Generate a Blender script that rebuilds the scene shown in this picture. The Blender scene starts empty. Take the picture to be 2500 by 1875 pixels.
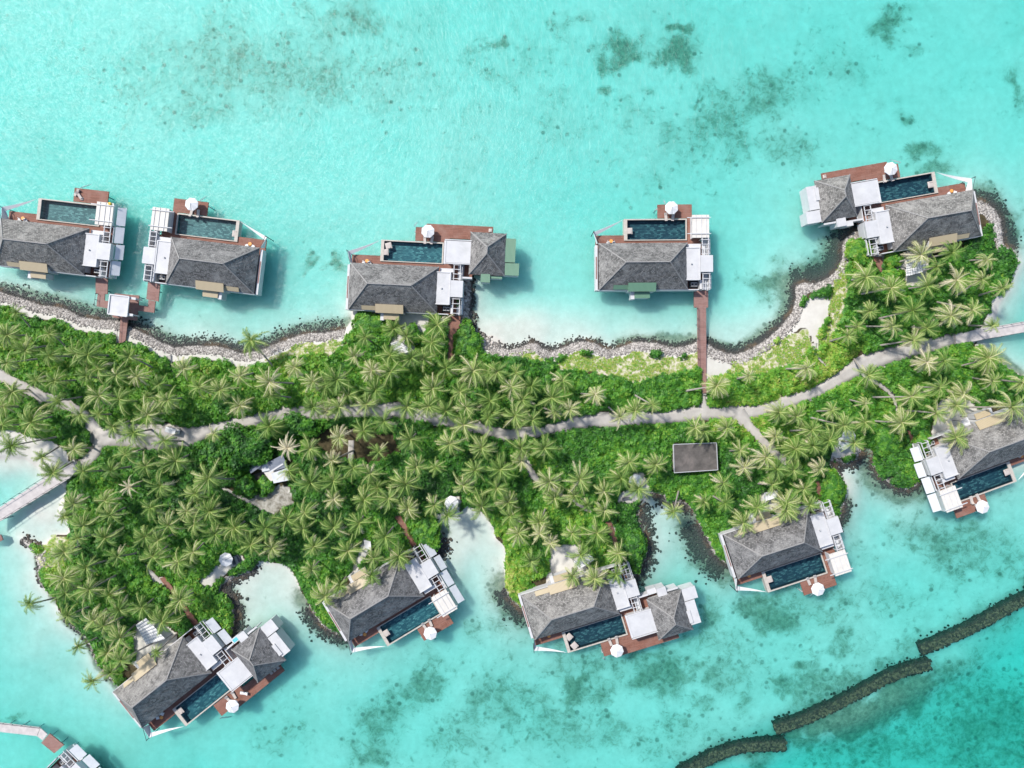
import bpy, math, random
import numpy as np
from math import radians as R, sin, cos, pi, sqrt

random.seed(7)
rng = np.random.default_rng(7)
C = bpy.context.scene.collection
H = 160.0                                            # camera height above the water

def P(px, py, z=0.0):
    k = 0.1 * (1.0 - z / H)
    return ((px - 1250.0) * k, (937.5 - py) * k)

def PP(pts, z=0.0):
    return [P(x, y, z) for x, y in pts]

# ------------------------------------------------------------------ materials
def newmat(name):
    m = bpy.data.materials.new(name); m.use_nodes = True
    nt = m.node_tree
    b = nt.nodes['Principled BSDF']
    return m, nt, b

def N(nt, t, **kw):
    n = nt.nodes.new(t)
    for k, v in kw.items():
        if k in n.inputs.keys(): n.inputs[k].default_value = v
        else: setattr(n, k, v)
    return n

def L(nt, a, b): nt.links.new(a, b)

def ramp(nt, fac, stops):
    r = nt.nodes.new('ShaderNodeValToRGB')
    e = r.color_ramp.elements
    while len(e) < len(stops): e.new(0.5)
    for i, (p, c) in enumerate(stops):
        e[i].position = p; e[i].color = (*c, 1)
    L(nt, fac, r.inputs['Fac'])
    return r.outputs['Color']

def noise(nt, scale, detail=4, rough=0.6, vec=None, dist=0.0):
    n = N(nt, 'ShaderNodeTexNoise', Scale=scale, Detail=detail, Roughness=rough, Distortion=dist)
    if vec is not None: L(nt, vec, n.inputs['Vector'])
    return n.outputs['Fac']

def mix(nt, fac, a, b, mode='MIX'):
    m = nt.nodes.new('ShaderNodeMix'); m.data_type = 'RGBA'; m.blend_type = mode
    for k, v in ((0, fac), (6, a), (7, b)):
        if isinstance(v, (int, float)): m.inputs[k].default_value = v
        elif isinstance(v, tuple): m.inputs[k].default_value = (*v, 1)
        else: L(nt, v, m.inputs[k])
    return m.outputs[2]

def mth(nt, op, a, b=0.0, c=0.0, clamp=False):
    m = nt.nodes.new('ShaderNodeMath'); m.operation = op; m.use_clamp = clamp
    for i, v in enumerate((a, b, c)):
        if isinstance(v, (int, float)): m.inputs[i].default_value = v
        else: L(nt, v, m.inputs[i])
    return m.outputs[0]

def sstep(nt, v, lo, hi):
    m = nt.nodes.new('ShaderNodeMapRange'); m.interpolation_type = 'SMOOTHSTEP'
    L(nt, v, m.inputs[0]); m.inputs[1].default_value = lo; m.inputs[2].default_value = hi
    return m.outputs[0]

def objco(nt):
    return nt.nodes.new('ShaderNodeTexCoord').outputs['Object']

def geopos(nt):
    return nt.nodes.new('ShaderNodeNewGeometry').outputs['Position']

def bump(nt, b, h, strength=0.3, dist=0.05):
    n = N(nt, 'ShaderNodeBump', Strength=strength, Distance=dist)
    L(nt, h, n.inputs['Height']); L(nt, n.outputs[0], b.inputs['Normal'])

def simple(name, ca, cb, scale=1.5, rough=0.7, bumpd=0.0, stain=0.0, stainc=(0.2, 0.19, 0.18)):
    m, nt, b = newmat(name)
    v = geopos(nt)
    col = ramp(nt, noise(nt, scale, 6, 0.65, v), [(0.3, ca), (0.7, cb)])
    if stain:
        s = sstep(nt, noise(nt, scale * 0.35, 5, 0.7, v, 0.6), 0.52, 0.75)
        col = mix(nt, mth(nt, 'MULTIPLY', s, stain), col, stainc)
    L(nt, col, b.inputs['Base Color']); b.inputs['Roughness'].default_value = rough
    b.inputs['Specular IOR Level'].default_value = 0.3
    if bumpd: bump(nt, b, noise(nt, scale * 6, 4, 0.6, v), 0.5, bumpd)
    return m

M = {}
M['white'] = simple('white_render', (0.50, 0.50, 0.51), (0.58, 0.58, 0.58), 0.8, 0.6, 0, 0.12, (0.45, 0.44, 0.43))
M['roofwhite'] = simple('white_roof_membrane', (0.46, 0.46, 0.47), (0.56, 0.56, 0.56), 0.5, 0.6, 0.01, 0.55, (0.40, 0.41, 0.40))
M['cream'] = simple('cream_render', (0.56, 0.53, 0.48), (0.64, 0.61, 0.56), 0.8, 0.7, 0, 0.15)
M['stone'] = simple('pool_coping_stone', (0.38, 0.345, 0.30), (0.52, 0.475, 0.42), 2.0, 0.7, 0.01)
M['slab'] = simple('grey_slab', (0.50, 0.52, 0.55), (0.62, 0.64, 0.66), 0.6, 0.6)
M['fabric'] = simple('white_fabric', (0.64, 0.64, 0.64), (0.70, 0.70, 0.70), 3, 0.9)
M['mat'] = simple('taupe_cushion', (0.42, 0.37, 0.34), (0.50, 0.45, 0.41), 4, 0.9)
M['darkfabric'] = simple('charcoal_cushion', (0.06, 0.065, 0.08), (0.10, 0.105, 0.12), 4, 0.9)
M['orange'] = simple('orange_lacquer', (0.70, 0.28, 0.07), (0.80, 0.36, 0.10), 4, 0.5)
M['yellow'] = simple('yellow_fabric', (0.75, 0.5, 0.05), (0.8, 0.6, 0.08), 4, 0.7)
M['dark'] = simple('dark_metal', (0.03, 0.03, 0.035), (0.06, 0.06, 0.065), 5, 0.5)
M['grey'] = simple('grey_metal', (0.35, 0.36, 0.37), (0.45, 0.46, 0.47), 5, 0.5)
M['hutroof'] = simple('weathered_felt_roof', (0.065, 0.06, 0.055), (0.14, 0.125, 0.115), 0.7, 0.9, 0.02, 0.6, (0.20, 0.17, 0.155))
M['greyroof'] = simple('grey_sheet_roof', (0.12, 0.14, 0.18), (0.20, 0.22, 0.26), 1.0, 0.7)
def path_mat():
    m, nt, b = newmat('paved_sand_path')
    v = geopos(nt)
    col = ramp(nt, noise(nt, 0.30, 6, .7, v, .5), [(0.3, (0.34, 0.315, 0.29)), (0.55, (0.43, 0.405, 0.375)), (0.75, (0.52, 0.49, 0.455))])
    lit = N(nt, 'ShaderNodeTexVoronoi', Scale=1.1); L(nt, v, lit.inputs['Vector'])
    sp = mth(nt, 'MULTIPLY', mth(nt, 'SUBTRACT', 1.0, sstep(nt, lit.outputs['Distance'], .10, .2)), sstep(nt, noise(nt, .22, 3, .6, v), .52, .62))
    col = mix(nt, mth(nt, 'MULTIPLY', sp, .5), col, (0.20, 0.15, 0.09))
    L(nt, col, b.inputs['Base Color']); b.inputs['Roughness'].default_value = .95
    return m
M['path'] = path_mat()
M['oldpath'] = simple('old_path', (0.36, 0.335, 0.31), (0.46, 0.43, 0.40), 0.35, 0.95, 0.01, 0.3, (0.50, 0.48, 0.45))
M['bridgewood'] = simple('bleached_planks', (0.40, 0.37, 0.36), (0.55, 0.51, 0.49), 1.0, 0.85)
M['trunk'] = simple('palm_trunk', (0.20, 0.18, 0.16), (0.36, 0.33, 0.29), 3.0, 0.9)
M['sandpatch'] = simple('raked_coral_sand', (0.66, 0.61, 0.56), (0.78, 0.74, 0.69), 0.7, 0.95, 0.01)

def plank_mat(name, ca, cb, cc, rough=0.75):
    m, nt, b = newmat(name)
    uv = nt.nodes.new('ShaderNodeTexCoord').outputs['Object']
    br = N(nt, 'ShaderNodeTexBrick', Scale=1.0)
    br.offset = 0.5; br.inputs['Mortar Size'].default_value = 0.012
    br.inputs['Brick Width'].default_value = 2.4; br.inputs['Row Height'].default_value = 0.16
    br.inputs['Color1'].default_value = (*ca, 1); br.inputs['Color2'].default_value = (*cb, 1)
    br.inputs['Mortar'].default_value = (ca[0] * .3, ca[1] * .3, ca[2] * .3, 1)
    L(nt, uv, br.inputs['Vector'])
    col = mix(nt, sstep(nt, noise(nt, 0.5, 5, 0.7, uv), 0.4, 0.75), br.outputs['Color'], cc)
    L(nt, col, b.inputs['Base Color']); b.inputs['Roughness'].default_value = rough
    b.inputs['Specular IOR Level'].default_value = 0.25
    return m
M['deck'] = plank_mat('red_hardwood_deck', (0.19, 0.085, 0.06), (0.27, 0.125, 0.09), (0.25, 0.14, 0.11))
M['jetty'] = plank_mat('worn_hardwood_boards', (0.22, 0.12, 0.10), (0.30, 0.17, 0.145), (0.27, 0.17, 0.15))

def shingle_mat():
    m, nt, b = newmat('weathered_wood_shingles')
    uv = nt.nodes.new('ShaderNodeUVMap').outputs['UV']
    br = N(nt, 'ShaderNodeTexBrick', Scale=1.0)
    br.inputs['Brick Width'].default_value = 0.42; br.inputs['Row Height'].default_value = 0.36
    br.inputs['Mortar Size'].default_value = 0.03; br.inputs['Bias'].default_value = 0.0
    br.inputs['Color1'].default_value = (0.10, 0.10, 0.10, 1); br.inputs['Color2'].default_value = (0.28, 0.275, 0.27, 1)
    br.inputs['Mortar'].default_value = (0.08, 0.075, 0.07, 1)
    L(nt, uv, br.inputs['Vector'])
    v = geopos(nt)
    pat = noise(nt, 0.35, 7, 0.7, v, 0.4)
    col = mix(nt, sstep(nt, pat, 0.42, 0.72), br.outputs['Color'], (0.30, 0.293, 0.283))
    col = mix(nt, mth(nt, 'MULTIPLY', sstep(nt, noise(nt, 0.6, 6, 0.75, v, 1.0), 0.52, 0.7), 0.6), col, (0.13, 0.12, 0.115))
    sp = ramp(nt, noise(nt, 5.5, 3, 0.7, v), [(0.3, (0.6, 0.6, 0.6)), (0.7, (1.25, 1.25, 1.25))])
    col = mix(nt, 1.0, col, sp, 'MULTIPLY')
    oi = N(nt, 'ShaderNodeObjectInfo')
    col = mix(nt, 1.0, col, ramp(nt, oi.outputs['Random'], [(0.0, (0.84, 0.85, 0.88)), (1.0, (1.14, 1.12, 1.08))]), 'MULTIPLY')
    L(nt, col, b.inputs['Base Color']); b.inputs['Roughness'].default_value = 0.95
    b.inputs['Specular IOR Level'].default_value = 0.15
    bump(nt, b, br.outputs['Fac'], 0.5, 0.04)
    return m
M['shingle'] = shingle_mat()
M['ridge'] = simple('ridge_shingles', (0.20, 0.195, 0.19), (0.30, 0.29, 0.28), 3, 0.95, 0.02)

def metal_mat(name, ca, cb):
    m, nt, b = newmat(name)
    v = objco(nt)
    w = N(nt, 'ShaderNodeTexWave', Scale=1.1); w.bands_direction = 'X'
    L(nt, v, w.inputs['Vector'])
    col = ramp(nt, w.outputs['Fac'], [(0.0, tuple(c * .8 for c in ca)), (0.15, ca), (0.9, cb)])
    col = mix(nt, mth(nt, 'MULTIPLY', noise(nt, 0.8, 5, .6, v), .25), col, tuple(c * 1.2 for c in cb))
    L(nt, col, b.inputs['Base Color']); b.inputs['Roughness'].default_value = 0.5
    bump(nt, b, w.outputs['Fac'], 0.4, 0.04)
    return m
M['greenmetal'] = metal_mat('green_metal_roofing', (0.09, 0.19, 0.125), (0.13, 0.25, 0.165))
M['tanmetal'] = metal_mat('tan_metal_roofing', (0.36, 0.295, 0.19), (0.44, 0.365, 0.24))

def tile_mat(name='dark_pool_tiles', c1=(0.02, 0.05, 0.075), c2=(0.15, 0.27, 0.28), c3=(0.015, 0.05, 0.075)):
    m, nt, b = newmat(name)
    v = objco(nt)
    br = N(nt, 'ShaderNodeTexBrick', Scale=1.0)
    br.inputs['Brick Width'].default_value = 0.7; br.inputs['Row Height'].default_value = 0.34
    br.inputs['Mortar Size'].default_value = 0.02; br.inputs['Bias'].default_value = -0.35
    br.inputs['Color1'].default_value = (*c1, 1); br.inputs['Color2'].default_value = (*c2, 1)
    br.inputs['Mortar'].default_value = (0.01, 0.02, 0.03, 1)
    L(nt, v, br.inputs['Vector'])
    col = mix(nt, sstep(nt, noise(nt, 0.25, 4, .6, geopos(nt)), .4, .7), br.outputs['Color'], c3)
    L(nt, mix(nt, 0.65, br.outputs['Color'], col), b.inputs['Base Color']); b.inputs['Roughness'].default_value = 0.6
    return m
M['tile'] = tile_mat()
M['tile_glare'] = tile_mat('glare_paled_pool_tiles', (0.09, 0.13, 0.135), (0.40, 0.50, 0.46), (0.13, 0.18, 0.185))  # tile colours lightened to paint in the sky glare on these pools
M['tile_teal'] = tile_mat('teal_pool_tiles', (0.03, 0.10, 0.13), (0.24, 0.44, 0.44), (0.04, 0.13, 0.16))

def schlick(nt, nrm):
    # the same reflectance seen from above and from below the surface
    g = nt.nodes.new('ShaderNodeNewGeometry')
    d = nt.nodes.new('ShaderNodeVectorMath'); d.operation = 'DOT_PRODUCT'
    L(nt, g.outputs['Incoming'], d.inputs[0]); L(nt, nrm, d.inputs[1])
    c = mth(nt, 'ABSOLUTE', d.outputs['Value'])
    p = mth(nt, 'POWER', mth(nt, 'SUBTRACT', 1.0, c, clamp=True), 5.0)
    return mth(nt, 'MULTIPLY_ADD', p, 0.98, 0.016)

def poolwater_mat():
    m, nt, b = newmat('pool_water')
    out = nt.nodes['Material Output']
    nt.nodes.remove(b)
    tr = N(nt, 'ShaderNodeBsdfTransparent'); tr.inputs[0].default_value = (0.60, 0.80, 0.82, 1)
    gl = N(nt, 'ShaderNodeBsdfGlossy', Roughness=0.08)
    bp = N(nt, 'ShaderNodeBump', Strength=0.12, Distance=0.02)
    L(nt, noise(nt, 2.2, 3, .6, geopos(nt)), bp.inputs['Height'])
    L(nt, bp.outputs[0], gl.inputs['Normal']); fr = schlick(nt, bp.outputs[0])
    mx = N(nt, 'ShaderNodeMixShader')
    L(nt, fr, mx.inputs[0]); L(nt, tr.outputs[0], mx.inputs[1]); L(nt, gl.outputs[0], mx.inputs[2])
    L(nt, mx.outputs[0], out.inputs['Surface'])
    return m
M['poolwater'] = poolwater_mat()

def lagoon_mat():
    m, nt, b = newmat('lagoon_water')
    out = nt.nodes['Material Output']
    nt.nodes.remove(b)
    v = geopos(nt)
    mp = N(nt, 'ShaderNodeMapping'); mp.inputs['Rotation'].default_value = (0, 0, R(35)); mp.inputs['Scale'].default_value = (1.0, 0.5, 1)
    L(nt, v, mp.inputs['Vector'])
    n1 = noise(nt, 0.9, 4, .6, mp.outputs[0], 0.5)
    n2 = noise(nt, 3.0, 3, .6, mp.outputs[0])
    hgt = mth(nt, 'ADD', n1, mth(nt, 'MULTIPLY', n2, 0.6))
    bp = N(nt, 'ShaderNodeBump', Strength=1.0, Distance=0.22)
    L(nt, hgt, bp.inputs['Height'])
    tr = N(nt, 'ShaderNodeBsdfTransparent'); tr.inputs[0].default_value = (0.98, 1.0, 1.0, 1)
    gl = N(nt, 'ShaderNodeBsdfGlossy', Roughness=0.19)
    L(nt, bp.outputs[0], gl.inputs['Normal']); fr = schlick(nt, bp.outputs[0])
    mx = N(nt, 'ShaderNodeMixShader')
    L(nt, fr, mx.inputs[0]); L(nt, tr.outputs[0], mx.inputs[1]); L(nt, gl.outputs[0], mx.inputs[2])
    L(nt, mx.outputs[0], out.inputs['Surface'])
    va = N(nt, 'ShaderNodeVolumeAbsorption', Density=0.275)
    va.inputs['Color'].default_value = (0.03, 0.925, 0.90, 1)
    L(nt, va.outputs[0], out.inputs['Volume'])
    return m
M['lagoon'] = lagoon_mat()

def ground_mat():
    m, nt, b = newmat('sand_and_reef_ground')
    v = geopos(nt)
    at = N(nt, 'ShaderNodeAttribute', attribute_name='cover')
    sep = N(nt, 'ShaderNodeSeparateColor'); L(nt, at.outputs['Color'], sep.inputs[0])
    reef, soil, grass = sep.outputs[0], sep.outputs[1], sep.outputs[2]
    sand = ramp(nt, noise(nt, 0.5, 6, .65, v), [(0.25, (0.50, 0.475, 0.425)), (0.75, (0.61, 0.59, 0.54))])
    sand = mix(nt, mth(nt, 'MULTIPLY', sstep(nt, noise(nt, 1.6, 5, .7, v), .5, .75), .30), sand, (0.50, 0.48, 0.42))
    # reef: many small heads inside soft patches
    big = noise(nt, 0.09, 6, .72, v, 0.8)
    mid = noise(nt, 0.55, 5, .75, v, 0.6)
    r = mth(nt, 'ADD', reef, mth(nt, 'MULTIPLY', mth(nt, 'SUBTRACT', big, 0.5), 1.1))
    r = mth(nt, 'ADD', r, mth(nt, 'MULTIPLY', mth(nt, 'SUBTRACT', mid, 0.5), 2.2))
    rs = sstep(nt, r, 0.25, 1.0)
    vo = N(nt, 'ShaderNodeTexVoronoi', Scale=0.32); L(nt, v, vo.inputs['Vector'])
    spot = mth(nt, 'SUBTRACT', 1.0, sstep(nt, vo.outputs['Distance'], 0.10, 0.24))
    spot = mth(nt, 'MULTIPLY', spot, sstep(nt, mth(nt, 'ADD', big, mth(nt, 'MULTIPLY', reef, 0.6)), 0.56, 0.74))
    rc = ramp(nt, noise(nt, 0.8, 5, .7, v), [(0.3, (0.05, 0.085, 0.06)), (0.5, (0.15, 0.18, 0.125)), (0.75, (0.32, 0.32, 0.24))])
    film = mth(nt, 'ADD', reef, mth(nt, 'MULTIPLY', mth(nt, 'SUBTRACT', big, 0.5), 0.9))
    sand = mix(nt, mth(nt, 'MULTIPLY', sstep(nt, film, 0.10, 0.85), 0.62), sand, (0.20, 0.235, 0.175))
    sand = mix(nt, mth(nt, 'MULTIPLY', sstep(nt, noise(nt, 0.035, 6, .65, v, 1.2), 0.45, 0.72), 0.20), sand, (0.30, 0.32, 0.26))
    col = mix(nt, mth(nt, 'MULTIPLY', rs, 0.80), sand, rc)
    col = mix(nt, mth(nt, 'MULTIPLY', spot, 0.65), col, (0.09, 0.12, 0.09))
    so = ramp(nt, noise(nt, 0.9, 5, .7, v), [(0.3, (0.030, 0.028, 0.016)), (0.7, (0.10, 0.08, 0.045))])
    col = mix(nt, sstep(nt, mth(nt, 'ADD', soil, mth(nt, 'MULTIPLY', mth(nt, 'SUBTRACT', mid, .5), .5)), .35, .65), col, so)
    gr = ramp(nt, noise(nt, 1.1, 6, .75, v), [(0.3, (0.16, 0.24, 0.05)), (0.46, (0.30, 0.34, 0.12)), (0.58, (0.56, 0.51, 0.42))])
    col = mix(nt, sstep(nt, mth(nt, 'ADD', grass, mth(nt, 'MULTIPLY', mth(nt, 'SUBTRACT', mid, .5), .8)), .35, .65), col, gr)
    # the milky water over the lagoon floor spreads light sideways
    sx = N(nt, 'ShaderNodeSeparateXYZ'); L(nt, v, sx.inputs[0])
    b.subsurface_method = 'BURLEY'
    L(nt, mth(nt, 'MULTIPLY', sstep(nt, mth(nt, 'MULTIPLY', sx.outputs['Z'], -1.0), .25, 1.3), .9), b.inputs['Subsurface Weight'])
    b.inputs['Subsurface Radius'].default_value = (1, 1, 1); b.inputs['Subsurface Scale'].default_value = 9.0
    L(nt, col, b.inputs['Base Color']); b.inputs['Roughness'].default_value = 1.0
    b.inputs['Specular IOR Level'].default_value = 0.05
    return m
M['ground'] = ground_mat()

def leaf_mat(name, stops, trans=0.35):
    m, nt, b = newmat(name)
    out = nt.nodes['Material Output']
    at = N(nt, 'ShaderNodeAttribute', attribute_name='tone')
    oi = N(nt, 'ShaderNodeObjectInfo')
    f = mth(nt, 'ADD', at.outputs['Fac'], mth(nt, 'MULTIPLY', mth(nt, 'SUBTRACT', oi.outputs['Random'], .5), .18))
    col = ramp(nt, f, stops)
    L(nt, col, b.inputs['Base Color']); b.inputs['Roughness'].default_value = 0.5
    b.inputs['Specular IOR Level'].default_value = 0.35
    tl = N(nt, 'ShaderNodeBsdfTranslucent')
    L(nt, mix(nt, 1.0, col, (1.0, 1.0, 0.6), 'MULTIPLY'), tl.inputs[0])
    mx = N(nt, 'ShaderNodeMixShader'); mx.inputs[0].default_value = trans
    L(nt, b.outputs[0], mx.inputs[1]); L(nt, tl.outputs[0], mx.inputs[2])
    L(nt, mx.outputs[0], out.inputs['Surface'])
    return m
M['shrub'] = leaf_mat('shrub_leaves', [(0.0, (0.025, 0.085, 0.02)), (0.35, (0.062, 0.225, 0.026)), (0.65, (0.16, 0.37, 0.036)), (0.85, (0.31, 0.44, 0.06)), (1.0, (0.46, 0.44, 0.14))], .22)
M['palm'] = leaf_mat('palm_leaf', [(0.0, (0.06, 0.14, 0.03)), (0.3, (0.15, 0.27, 0.05)), (0.55, (0.27, 0.38, 0.09)), (0.75, (0.47, 0.49, 0.20)), (1.0, (0.66, 0.59, 0.43))], .25)

def rock_mat():
    m, nt, b = newmat('shore_rock')
    v = geopos(nt)
    at = N(nt, 'ShaderNodeAttribute', attribute_name='tone')
    dry = ramp(nt, at.outputs['Fac'], [(0.0, (0.12, 0.11, 0.10)), (0.5, (0.30, 0.275, 0.25)), (1.0, (0.54, 0.50, 0.46))])
    sx = N(nt, 'ShaderNodeSeparateXYZ'); L(nt, v, sx.inputs[0])
    zz = mth(nt, 'ADD', sx.outputs['Z'], mth(nt, 'MULTIPLY', mth(nt, 'SUBTRACT', noise(nt, 1.0, 3, .6, v), .5), .25))
    alg = ramp(nt, noise(nt, 0.25, 4, .6, v), [(0.48, (0.042, 0.042, 0.038)), (0.72, (0.125, 0.085, 0.048))])
    col = mix(nt, sstep(nt, zz, 0.10, 0.36), alg, dry)
    col = mix(nt, sstep(nt, zz, -0.25, 0.0), (0.045, 0.052, 0.043), col)
    L(nt, col, b.inputs['Base Color']); b.inputs['Roughness'].default_value = 0.9
    return m
M['rock'] = rock_mat()
M['breakwater'] = simple('algae_covered_stone', (0.012, 0.02, 0.016), (0.04, 0.05, 0.036), 0.9, 0.95, 0.05)
M['crest'] = simple('algae_covered_crest', (0.022, 0.030, 0.022), (0.12, 0.12, 0.07), 1.6, 0.95, 0.05, 0.4, (0.04, 0.05, 0.035))

# ------------------------------------------------------------------ mesh helpers
class MB:
    def __init__(s): s.v = []; s.f = []; s.uv = []
    def poly(s, pts, uvs=None):
        i = len(s.v); s.v += [tuple(p) for p in pts]
        s.f.append(tuple(range(i, i + len(pts))))
        s.uv.append(uvs if uvs else [(p[0], p[1]) for p in pts])
        return s
    def prism(s, pts, z0, z1):
        n = len(pts)
        s.poly([(x, y, z1) for x, y in pts]); s.poly([(x, y, z0) for x, y in reversed(pts)])
        for i in range(n):
            a, b = pts[i], pts[(i + 1) % n]
            s.poly([(a[0], a[1], z0), (b[0], b[1], z0), (b[0], b[1], z1), (a[0], a[1], z1)],
                   [(0, z0), (1, z0), (1, z1), (0, z1)])
        return s
    def box(s, x0, y0, x1, y1, z0, z1):
        x0, x1 = min(x0, x1), max(x0, x1); y0, y1 = min(y0, y1), max(y0, y1)
        return s.prism([(x0, y0), (x1, y0), (x1, y1), (x0, y1)], z0, z1)
    def frustum(s, x, y, z0, z1, r0, r1, n=10):
        a = [(x + r0 * cos(2 * pi * i / n), y + r0 * sin(2 * pi * i / n), z0) for i in range(n)]
        b = [(x + r1 * cos(2 * pi * i / n), y + r1 * sin(2 * pi * i / n), z1) for i in range(n)]
        for i in range(n):
            j = (i + 1) % n; s.poly([a[i], a[j], b[j], b[i]])
        s.poly(b); s.poly(a[::-1]); return s
    def bar(s, p, q, w, h=None):
        h = h or w
        p = np.array(p, float); q = np.array(q, float); d = q - p; d /= np.linalg.norm(d)
        up = np.array((0, 0, 1.0)) if abs(d[2]) < .9 else np.array((1.0, 0, 0))
        a = np.cross(d, up); a /= np.linalg.norm(a); b = np.cross(a, d)
        c = [a * w / 2 * i + b * h / 2 * j for i, j in ((-1, -1), (1, -1), (1, 1), (-1, 1))]
        A = [tuple(p + k) for k in c]; B = [tuple(q + k) for k in c]
        for i in range(4):
            j = (i + 1) % 4; s.poly([A[i], A[j], B[j], B[i]])
        s.poly(A[::-1]); s.poly(B); return s
    def build(s, name, mat, parent=None, smooth=False):
        me = bpy.data.meshes.new(name); me.from_pydata(s.v, [], s.f)
        uvl = me.uv_layers.new(name='UVMap')
        flat = [c for uvs in s.uv for q in uvs for c in q]
        uvl.data.foreach_set('uv', flat)
        me.materials.append(M[mat] if isinstance(mat, str) else mat)
        if smooth: me.polygons.foreach_set('use_smooth', [True] * len(me.polygons))
        me.update()
        o = bpy.data.objects.new(name, me); C.objects.link(o)
        if parent: o.parent = parent
        return o

def npmesh(name, verts, quads, mat, tone=None, cover=None, smooth=False, link=True):
    verts = np.asarray(verts, np.float32); quads = np.asarray(quads, np.int32)
    k = quads.shape[1]
    me = bpy.data.meshes.new(name)
    me.vertices.add(len(verts)); me.vertices.foreach_set('co', verts.ravel())
    me.loops.add(quads.size); me.loops.foreach_set('vertex_index', quads.ravel())
    me.polygons.add(len(quads))
    me.polygons.foreach_set('loop_start', np.arange(0, quads.size, k, dtype=np.int32))
    me.polygons.foreach_set('loop_total', np.full(len(quads), k, np.int32))
    if smooth: me.polygons.foreach_set('use_smooth', np.ones(len(quads), bool))
    me.update(calc_edges=True)
    if tone is not None:
        a = me.attributes.new('tone', 'FLOAT', 'POINT'); a.data.foreach_set('value', np.asarray(tone, np.float32))
    if cover is not None:
        a = me.attributes.new('cover', 'FLOAT_COLOR', 'POINT'); a.data.foreach_set('color', np.asarray(cover, np.float32).ravel())
    me.materials.append(M[mat])
    if not link: return me
    o = bpy.data.objects.new(name, me); C.objects.link(o); return o

def tag(o, label=None, cat=None, group=None, kind=None):
    if label: o['label'] = label
    if cat: o['category'] = cat
    if group: o['group'] = group
    if kind: o['kind'] = kind
    return o

def thing(name, label, cat, loc=(0, 0, 0), rz=0.0, group=None):
    o = bpy.data.objects.new(name, None); C.objects.link(o)
    o.location = loc; o.rotation_euler = (0, 0, rz); o.empty_display_size = 0.5
    return tag(o, label, cat, group)

# ------------------------------------------------------------------ the lie of the land (photo pixels)
NORTH = [(-80, 690), (0, 711), (23, 720), (63, 731), (101, 745), (141, 748), (168, 757), (199, 774), (240, 780), (289, 783), (325, 801), (362, 818), (398, 837), (427, 848), (481, 844), (527, 844), (563, 853), (592, 863), (635, 855), (671, 840), (707, 826), (744, 815), (798, 811), (840, 803), (858, 786), (860, 757), (880, 735), (1000, 725), (1095, 700), (1122, 672), (1140, 672), (1148, 690), (1146, 740), (1147, 800), (1170, 825), (1200, 842), (1218, 847), (1243, 854), (1272, 847), (1298, 837), (1312, 839), (1323, 849), (1345, 858), (1372, 849), (1399, 837), (1426, 833), (1453, 838), (1477, 851), (1497, 854), (1525, 843), (1553, 834), (1598, 836), (1645, 849), (1681, 842), (1703, 833), (1725, 839), (1745, 851), (1772, 862), (1799, 865), (1835, 851), (1871, 828), (1907, 797), (1935, 760), (1943, 725), (1941, 700), (1962, 690), (1992, 692), (2019, 680), (2043, 659), (2055, 632), (2055, 605), (2063, 581), (2091, 562), (2140, 545), (2250, 520), (2340, 500), (2392, 488), (2423, 506), (2441, 533), (2447, 566), (2450, 600), (2477, 611), (2489, 641), (2476, 671), (2466, 701), (2438, 741), (2430, 771), (2415, 801)]
EAST = [(2380, 845), (2400, 842), (2434, 878), (2453, 894), (2492, 916), (2560, 930), (2640, 960), (2640, 1110), (2500, 1125), (2400, 1135), (2300, 1120), (2255, 1165), (2238, 1183), (2213, 1194), (2177, 1183), (2149, 1163), (2132, 1136), (2133, 1113), (2122, 1094), (2108, 1090), (2098, 1105), (2091, 1119), (2066, 1131), (2039, 1127), (2022, 1124), (2033, 1144), (2055, 1163), (2066, 1185), (2064, 1213), (2055, 1238), (2050, 1262), (2025, 1290), (1900, 1340), (1800, 1375), (1777, 1377), (1744, 1352), (1727, 1313), (1705, 1272), (1693, 1244), (1674, 1229), (1650, 1225), (1628, 1226), (1621, 1206), (1592, 1201), (1580, 1212), (1559, 1236), (1556, 1264), (1567, 1294), (1578, 1330), (1579, 1355), (1566, 1382), (1552, 1402), (1530, 1420), (1420, 1450), (1310, 1495), (1283, 1494), (1268, 1480), (1253, 1466), (1241, 1450), (1233, 1430), (1233, 1400), (1232, 1372), (1236, 1352), (1230, 1333), (1211, 1316), (1205, 1291), (1192, 1267), (1172, 1248), (1140, 1236), (1122, 1252), (1090, 1262), (1064, 1275), (1076, 1292), (1077, 1312), (1069, 1336), (1060, 1358), (1030, 1385), (930, 1450), (850, 1545), (833, 1549), (810, 1540), (787, 1524), (771, 1500), (757, 1478), (735, 1442), (724, 1412), (711, 1392), (697, 1377), (671, 1374), (635, 1368), (624, 1381), (608, 1397), (581, 1404), (559, 1415), (537, 1431), (534, 1441), (556, 1455), (570, 1482), (571, 1511), (563, 1555), (556, 1575), (500, 1600), (400, 1640), (300, 1685), (283, 1672), (270, 1657), (253, 1640), (243, 1629), (232, 1611), (228, 1595), (216, 1568), (206, 1550), (180, 1530), (158, 1512), (142, 1487), (136, 1467), (122, 1452), (104, 1431), (93, 1404), (96, 1382), (88, 1355), (76, 1341), (56, 1319), (53, 1314), (79, 1327), (99, 1335), (113, 1325), (137, 1307), (172, 1302), (166, 1277), (141, 1258), (150, 1222), (164, 1200), (150, 1176), (108, 1164), (94, 1140), (63, 1120), (0, 1118), (-80, 1118)]
ISLAND = np.array(NORTH + EAST, float)

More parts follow.
